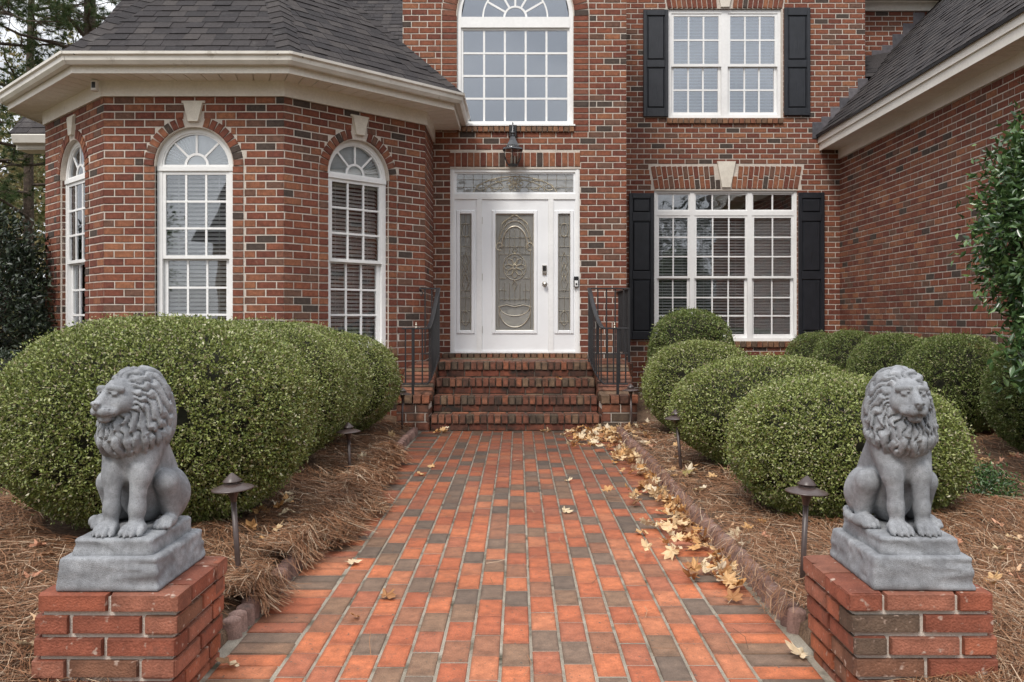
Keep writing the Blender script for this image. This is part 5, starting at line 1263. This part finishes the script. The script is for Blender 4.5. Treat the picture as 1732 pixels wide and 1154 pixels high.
# ------------------------------------------------------------------ stone lions
def cap(P, a, b, ra, rb):
    a, b = np.array(a), np.array(b); ab = b-a; t = np.clip(((P-a)@ab)/(ab@ab), 0, 1); return np.linalg.norm(P-a-t[...,None]*ab, axis=-1)-(ra+(rb-ra)*t)
def elp(P, c, r):
    q_ = (P-np.array(c))/np.array(r); k = np.linalg.norm(q_, axis=-1); return (k-1)*min(r)
def smin(a, b, k): h = np.clip(.5+.5*(b-a)/k, 0, 1); return b*(1-h)+a*h-k*h*(1-h)
def smax(a, b, k): return -smin(-a, -b, k)
def nets(D, lo, h):
    """surface mesh of the zero level of D (naive surface nets)"""
    s = D < 0; nx, ny, nz_ = D.shape
    cs = np.zeros((nx-1,ny-1,nz_-1), int)
    for i in (0,1):
        for j in (0,1):
            for k in (0,1): cs += s[i:nx-1+i, j:ny-1+j, k:nz_-1+k]
    act = (cs > 0) & (cs < 8); idx = -np.ones(act.shape, int); I_ = np.argwhere(act); idx[act] = np.arange(len(I_))
    acc = np.zeros((len(I_),3)); cnt = np.zeros(len(I_))
    cor = [(i,j,k) for i in (0,1) for j in (0,1) for k in (0,1)]
    for a in cor:
        for ax in range(3):
            if a[ax]: continue
            b = list(a); b[ax] = 1
            va = D[I_[:,0]+a[0], I_[:,1]+a[1], I_[:,2]+a[2]]; vb = D[I_[:,0]+b[0], I_[:,1]+b[1], I_[:,2]+b[2]]
            m = (va < 0) != (vb < 0); t = np.where(m, va/(va-vb+1e-12), 0); p = np.tile(np.array(a, float), (len(I_),1)); p[:,ax] += t
            acc[m] += p[m]; cnt[m] += 1
    V = (I_+acc/cnt[:,None])*h+np.array(lo); F = []
    for ax in range(3):
        sl = [slice(1,-1)]*3; sl[ax] = slice(0,-1); s2 = [slice(1,-1)]*3; s2[ax] = slice(1,None)
        A = s[tuple(sl)]; Bq = s[tuple(s2)]; ch = np.argwhere(A != Bq)
        if not len(ch): continue
        flip = A[ch[:,0],ch[:,1],ch[:,2]]; g_ = ch.copy()
        for a2 in range(3):
            if a2 != ax: g_[:,a2] += 1
        u, v = [(1,2),(2,0),(0,1)][ax]; o = np.eye(3, dtype=int)
        ids = np.stack([idx[q[:,0],q[:,1],q[:,2]] for q in (g_-o[u]-o[v], g_-o[v], g_, g_-o[u])], 1); ids[~flip] = ids[~flip][:,::-1]; F.append(ids)
    return V, np.vstack(F)
def lockcap(P, a, b, ra, rb):
    """a strand segment with combed ridges along it"""
    a, b = np.array(a, np.float32), np.array(b, np.float32); ab = b-a; t = np.clip(((P-a)@ab)/(ab@ab), 0, 1); d = P-a-t[...,None]*ab; n = np.cross(ab, (.13,.4,1.)); n = n/np.linalg.norm(n); m = np.cross(ab, n); m = m/np.linalg.norm(m)
    return np.linalg.norm(d, axis=-1)-(ra+(rb-ra)*t)*(1.02+.10*np.cos(4*np.arctan2(d@n, d@m)))
def lion_mesh(yaw):
    h = .0036; lo = np.array([-.195,-.255,-.012]); hi = np.array([.195,.235,.585]); n = np.ceil((hi-lo)/h).astype(int)
    ax = [lo[i]+h*np.arange(n[i]) for i in range(3)]; P = np.stack(np.meshgrid(*ax, indexing='ij'), -1).astype(np.float32)
    zc = int((.42-lo[2])/h); D = np.full(P.shape[:3], .2, np.float32); Pb = P[:,:,:zc]
    PA = Pb.copy(); PA[...,0] = np.abs(PA[...,0])      # mirrored left/right
    # trunk: deep narrow chest, back sloping down to the rump
    d = smin(elp(Pb,(0,-.020,.290),(.080,.088,.110)), elp(Pb,(0,.075,.14),(.090,.120,.14)), .07)
    d = smin(d, cap(Pb,(0,.0,.31),(0,.115,.14),.084,.095), .05); d = smin(d, cap(Pb,(0,-.068,.285),(0,-.050,.20),.056,.040), .03)
    # fore legs: shoulder, straight foreleg, wrist, paw
    d = smin(d, cap(PA,(.058,-.030,.285),(.052,-.082,.185),.050,.037), .022)
    d = smin(d, cap(PA,(.047,-.084,.205),(.044,-.106,.050),.0330,.0245), .012); d = smin(d, elp(PA,(.046,-.101,.082),(.0275,.031,.03)), .015)
    d = smin(d, elp(PA,(.048,-.118,.020),(.036,.040,.027)), .012)
    for i, tx in enumerate((.0165,.0375,.0585,.0780)):
        ty = (-.163,-.173,-.171,-.157)[i]; sp = (tx-.048)*.25
        d = smin(d, cap(PA,(tx-sp,-.125,.030),(tx,ty+.014,.0225),.0105,.0108), .0035); d = smin(d, cap(PA,(tx,ty+.014,.021),(tx,ty,.0115),.0108,.0112), .002); d = smin(d, cap(PA,(tx,ty-.009,.010),(tx,ty-.018,.004),.0045,.002), .0015)
    # haunches standing as a separate mass, knee high in front, shin, hind paws
    hn = smin(elp(PA,(.092,.095,.095),(.050,.078,.092)), cap(PA,(.103,.005,.152),(.096,.085,.100),.044,.060), .03)
    hn = smin(hn, cap(PA,(.106,.002,.150),(.110,.040,.035),.038,.026), .016)
    d = smin(d, hn, .006)
    d = smin(d, elp(PA,(.112,-.004,.019),(.031,.052,.024)), .006)
    for i, tx in enumerate((.090,.106,.122,.136)): d = smin(d, cap(PA,(tx,-.036,.022),(tx,(-.058,-.064,-.062,-.052)[i],.011),.0100,.0098), .0022)
    # tail curling round the left side of the base
    tl = [(0,.185,.035),(-.07,.195,.022),(-.120,.165,.020),(-.146,.09,.019),(-.152,.035,.019),(-.148,-.005,.020)]
    for a, b in zip(tl[:-1], tl[1:]): d = smin(d, cap(Pb,a,b,.0155,.0155), .006)
    d = smin(d, elp(Pb,(-.146,-.02,.022),(.021,.026,.021)), .008)
    d = smax(d, -cap(Pb,(0,-.150,.02),(0,-.125,.225),.006,.006), .008)
    D[:,:,:zc] = d
    # head and mane turn together on the neck
    c, s = math.cos(yaw), math.sin(yaw); zi = int((.19-lo[2])/h); Ps = P[:,:,zi:]; ct = np.array([0,-.03,0])
    Q = Ps-ct; Hs = np.stack([Q[...,0]*c+Q[...,1]*s, -Q[...,0]*s+Q[...,1]*c, Q[...,2]], -1)+ct; Hm = Hs.copy(); Hm[...,0] = np.abs(Hs[...,0]); d = D[:,:,zi:]
    def hair(X):
        m = smin(elp(X,(0,-.010,.455),(.098,.104,.096)), elp(X,(0,-.020,.385),(.119,.112,.105)), .04)
        m = smin(m, elp(X,(0,-.045,.318),(.112,.102,.066)), .04); m = smin(m, elp(X,(0,.045,.375),(.098,.088,.130)), .04)
        m = smin(m, elp(X,(0,-.112,.335),(.062,.055,.072)), .025)
        return smax(m, -elp(X,(0,-.180,.440),(.058,.085,.064)), .015)
    mane = hair(Hs)+.001
    # hair combed outward from the face, bending down, in wavy strands with V grooves and overlapping tiers
    X_, Y_, Z_ = Hs[...,0], Hs[...,1], Hs[...,2]; rho = np.sqrt(X_**2+(Z_-.44)**2+(Y_+.13)**2); out_ = np.clip(rho-.075, 0, None)
    zz_ = Z_-.432+1.9*out_**1.25*np.clip(1-np.abs(X_)*0, 0, 1); ph_ = np.arctan2(X_, zz_)
    pw = ph_+.085*np.sin(rho*78+4*ph_)+.045*np.sin(rho*150-7*ph_); NS = 11.5; q_ = pw*NS/math.pi; kk = np.floor(q_); fr_ = np.abs(np.sin(np.pi*q_))
    hsh = np.mod(np.abs(np.sin(kk*12.9898)*43758.5453), 1.0); tier = np.mod(rho/.068+hsh, 1.0)
    fine = np.abs(np.sin(3*np.pi*q_))
    mane = mane+(.0155*(1-fr_**.5)+.0075*(1-tier)+.0022*(1-fine))*np.clip((rho-.05)/.02, 0, 1)-.007
    face = smin(elp(Hs,(0,-.098,.447),(.060,.066,.066)), elp(Hs,(0,-.150,.424),(.035,.052,.034)), .022)
    face = smin(face, cap(Hs,(0,-.128,.482),(0,-.196,.440),.0215,.0155), .012)           # bridge of the nose
    face = smin(face, cap(Hm,(.0145,-.192,.4125),(.030,-.162,.409),.0185,.016), .007)      # whisker pads
    face = smin(face, elp(Hs,(0,-.170,.386),(.024,.022,.014)), .008)                    # chin
    face = smin(face, cap(Hm,(.015,-.162,.486),(.047,-.140,.481),.0095,.0115), .008)    # brows
    face = smin(face, elp(Hm,(.046,-.126,.432),(.019,.03,.026)), .018)                  # cheeks
    face = smax(face, -elp(Hm,(.0300,-.1715,.4665),(.0150,.014,.0085)), .005)           # eye sockets
    face = smin(face, elp(Hm,(.0305,-.1550,.4660),(.0120,.011,.0066)), .0015)
    face = smin(face, cap(Hm,(.019,-.167,.4740),(.042,-.153,.4705),.0030,.0028), .002); face = smin(face, cap(Hm,(.020,-.1640,.4585),(.041,-.152,.4605),.0026,.0024), .002)
    nose = smin(elp(Hs,(0,-.2115,.4385),(.0185,.012,.0095)), elp(Hs,(0,-.2100,.428),(.010,.009,.011)), .005); face = smin(face, nose, .002)
    face = smax(face, -elp(Hm,(.0095,-.2215,.4350),(.0050,.007,.0038)), .001)
    face = smax(face, -cap(Hs,(0,-.2175,.424),(0,-.209,.403),.0034,.0034), .002)
    face = smax(face, -cap(Hm,(0,-.207,.4005),(.022,-.192,.3950),.0044,.0038), .002); face = smax(face, -cap(Hm,(.022,-.192,.3950),(.038,-.165,.401),.0038,.0028), .002)
    for k in range(3): face = smax(face, -cap(Hm,(.011+.004*k,-.211+.004*k,.421-.006*k),(.036,-.180,.424-.008*k),.0016,.0016), .0015)
    D[:,:,zi:] = smin(smin(d, mane, .008), face, .004)
    # locks of the mane: long wavy strands laid on its surface in overlapping layers
    rg = np.random.default_rng(3); locks = []
    def on_hair(o, v):
        """last point along the ray o + t v that is on the surface of the mane"""
        t = np.linspace(0, .26, 131); q_ = np.array(o)+t[:,None]*np.array(v); f = hair(q_); k = np.where(f < 0)[0]
        return np.array(o) if not len(k) else q_[k[-1]]
    def strand(pts, rad, curl=0):
        pts = [np.array(p, float) for p in pts]
        if curl:
            e = pts[-1]-pts[-2]; e /= np.linalg.norm(e); sd_ = np.array([curl*math.copysign(1,1)*abs(math.cos(0)),0,0.])*.8; pts += [pts[-1]+e*.010+sd_*.008, pts[-1]+e*.005+sd_*.019, pts[-1]-e*.008+sd_*.018]
        locks.append((pts, rad))
    for i in range(19):     # curled hem of the mane
        f = (i+.5)/19*2-1; ub = f*2.3; z0 = .312+rg.uniform(-.008,.012)+.02*abs(f); z1 = .262+.022*abs(f)+rg.uniform(-.006,.006); ph = rg.uniform(0,6.28); pts = []
        for j in range(7):
            t = j/6; z = z0+(z1-z0)*t; u = ub+.07*math.sin(t*4+ph)*t; v = np.array([math.sin(u), -math.cos(u), 0]); pts.append(on_hair((0,-.02,z), v)+v*(-.004+.006*t))
        strand(pts, .0118*rg.uniform(.85,1.15), (1 if i % 2 else -1) if abs(ub) < 1.2 else 0)
    for row, (zt, zb_, hw_, nb) in enumerate(()):     # beard
        for i in range(nb):
            a = (i-(nb-1)/2)/((nb-1)/2); ph = rg.uniform(0,6.28); pts = []
            for t in np.linspace(0,1,9):
                x = a*hw_*(.55+.5*t)+.0055*math.sin(8*t+ph)*(.3+t); z = zt+(zb_-zt)*t+abs(a)*.022*t; p = on_hair((x,-.02,z), (0,-1,0)); pts.append(p+np.array([0,-.003-.006*(1-row)*(1-t)+.004*math.sin(8*t+ph+1),0]))
            strand(pts, .0098*rg.uniform(.9,1.12), 1 if i % 2 else -1)
    for pts, rad in locks:
        m = len(pts); W_ = []
        for p in pts: q_ = p-ct; W_.append(np.array([q_[0]*c-q_[1]*s, q_[0]*s+q_[1]*c, q_[2]])+ct)
        mn = np.min(W_,0)-rad-.010; mxx = np.max(W_,0)+rad+.010
        i0 = np.clip(((mn-lo)/h).astype(int),0,n); i1 = np.clip(((mxx-lo)/h).astype(int)+2,0,n)
        if (i1-i0).min() <= 0: continue
        sl_ = tuple(slice(a_,b_) for a_,b_ in zip(i0,i1)); Pq = P[sl_]; e = None
        for j in range(m-1):
            f0, f1 = j/(m-1), (j+1)/(m-1); ra = rad*(.4 if j == 0 else 1)*(1-.5*f0**2); rb_ = rad*(1-.5*f1**2); v = lockcap(Pq, W_[j], W_[j+1], ra, rb_); e = v if e is None else np.minimum(e, v)
        D[sl_] = smin(D[sl_], e, .0016)
    D = np.maximum(D, -(P[...,2]+.006))
    return nets(D, lo, h)
def rock_block(name, x, y, z0, z1, tap, seed, parent, h=.0075):
    """rounded block with a roughly hewn surface"""
    lo = np.array([-x-.03,-y-.03,z0-.02]); hi = np.array([x+.03,y+.03,z1+.03]); n = np.ceil((hi-lo)/h).astype(int)
    P = np.stack(np.meshgrid(*[lo[i]+h*np.arange(n[i]) for i in range(3)], indexing='ij'), -1); t = np.clip((P[...,2]-z0)/(z1-z0),0,1)
    q_ = np.stack([np.abs(P[...,0])-x+tap*t, np.abs(P[...,1])-y+tap*t, np.abs(P[...,2]-(z0+z1)/2)-(z1-z0)/2], -1)+.012
    D = np.linalg.norm(np.maximum(q_,0),axis=-1)+np.minimum(q_.max(-1),0)-.012
    f = P.reshape(-1,3)*np.array([1,1,1.9]); nn = (noise3(f,seed,20)+.7*noise3(f,seed+1,46)).reshape(D.shape); side = np.clip((-.002-(np.abs(P[...,2]-(z0+z1)/2)-(z1-z0)/2))/.02,0,1)
    D = D+.013*np.abs(nn)*side+.0015*(noise3(P.reshape(-1,3),seed+2,90)).reshape(D.shape)
    V, F = nets(D, lo, h); return obj(name, mesh_np(name, V, F, STONE, True), parent, local=True)
def lion_body(yaw):
    V, F = lion_mesh(yaw); return mesh_np('lion_body', V*np.array([.92,.95,.985])+np.array([0,.012,.155]), F, STONE, True)
LME = lion_body(-.30)
LT = thing('lion_statue', 'grey stone lion on the left pedestal, head turned away from the path', 'statue', (-1.288, 2.935, .369), 'seated stone lions on pedestals')
obj('lion_body', LME, LT, local=True)
rock_block('base_slab', .166, .212, .0, .106, .010, 5, LT); rock_block('upper_plinth', .131, .176, .095, .158, .004, 9, LT)
LR = copy_thing(LT, 'grey stone lion on the right pedestal, face toward the viewer', (1.282, 2.945, .369), R(-1))
for o in LR.children:
    if o.name.startswith('lion_body'): o.data = lion_body(-.06)
# ------------------------------------------------------------------ what the windows mirror: the houses across the street
NH = thing('neighbour_house', 'brown brick gabled house across the street, seen only mirrored in the windows', 'house', (-4, -27, 0))
MB().box(-16, 8, -34, -27, -.05, 5.6).build('wall', BROWNBRICK, NH)
def gable(x0, x1, y, z0, zt, dep):
    xm = (x0+x1)/2; MB().raw([(x0,y,-.05),(x1,y,-.05),(x1,y,z0),(xm,y,zt),(x0,y,z0),(x0,y-dep,-.05),(x1,y-dep,-.05),(x1,y-dep,z0),(xm,y-dep,zt),(x0,y-dep,z0)], [(4,3,2,1,0),(0,1,6,5),(1,2,7,6),(5,9,4,0),(5,6,7,8,9)]).build('gable_wall', BROWNBRICK, NH)
    MB().raw([(x0-.4,y+.4,z0-.35),(xm,y+.4,zt+.15),(xm,y-dep,zt+.15),(x0-.4,y-dep,z0-.35),(x1+.4,y+.4,z0-.35),(x1+.4,y-dep,z0-.35)], [(0,3,2,1),(1,2,5,4)]).build('roof', SHINGLE, NH)
    for s in (0,1):
        xa = x0-.4 if s == 0 else x1+.4; d = .35
        MB().raw([(xa,y+.42,z0-.40),(xm,y+.42,zt+.10),(xm,y+.42,zt+.10-d),(xa,y+.42,z0-.40-d),(xa,y+.36,z0-.40),(xm,y+.36,zt+.10),(xm,y+.36,zt+.10-d),(xa,y+.36,z0-.40-d)], [(0,1,2,3),(7,6,5,4),(0,4,5,1),(1,5,6,2),(2,6,7,3),(3,7,4,0)]).build('rake_board', TRIM, NH)
gable(-14,-7.5,-25.5,5.2,9.6,6); gable(-3.5,2.5,-25.2,4.6,8.4,6)
MB().raw([(-16.5,-26.4,5.4),(8.5,-26.4,5.4),(8.5,-30.5,9.2),(-16.5,-30.5,9.2),(-16.5,-34.5,5.4),(8.5,-34.5,5.4)], [(0,1,2,3),(3,2,5,4)]).build('main_roof', SHINGLE, NH)
for x, y, z in ((-11.5,-25.46,1.2),(-9.6,-25.46,1.2),(-10.6,-25.46,4.2),(-1.2,-25.16,1.2),(.6,-25.16,1.2),(-.4,-25.16,4.3),(4.5,-26.96,1.3),(6.4,-26.96,1.3),(-5.6,-26.96,1.2),(4.5,-26.96,3.7)):
    wn = MB().box(x-.05,x+1.05,y,y+.06,z-.05,z+1.65).build('window', WHITE, NH); MB().box(x,x+1,y+.061,y+.07,z,z+1.6).build('pane', ROOM, wn)
leafy('round leafy tree across the street, seen only mirrored in the windows', (9.5,-19,4.2), (3.2,3.0,3.6), 420, 14, .22, 91, HOLLY, name='street_tree', cat='tree')
leafy('second leafy tree across the street, seen only mirrored', (-18.5,-20,4.4), (3.4,3.0,3.8), 420, 14, .22, 92, NEEDLE, name='street_tree', cat='tree')
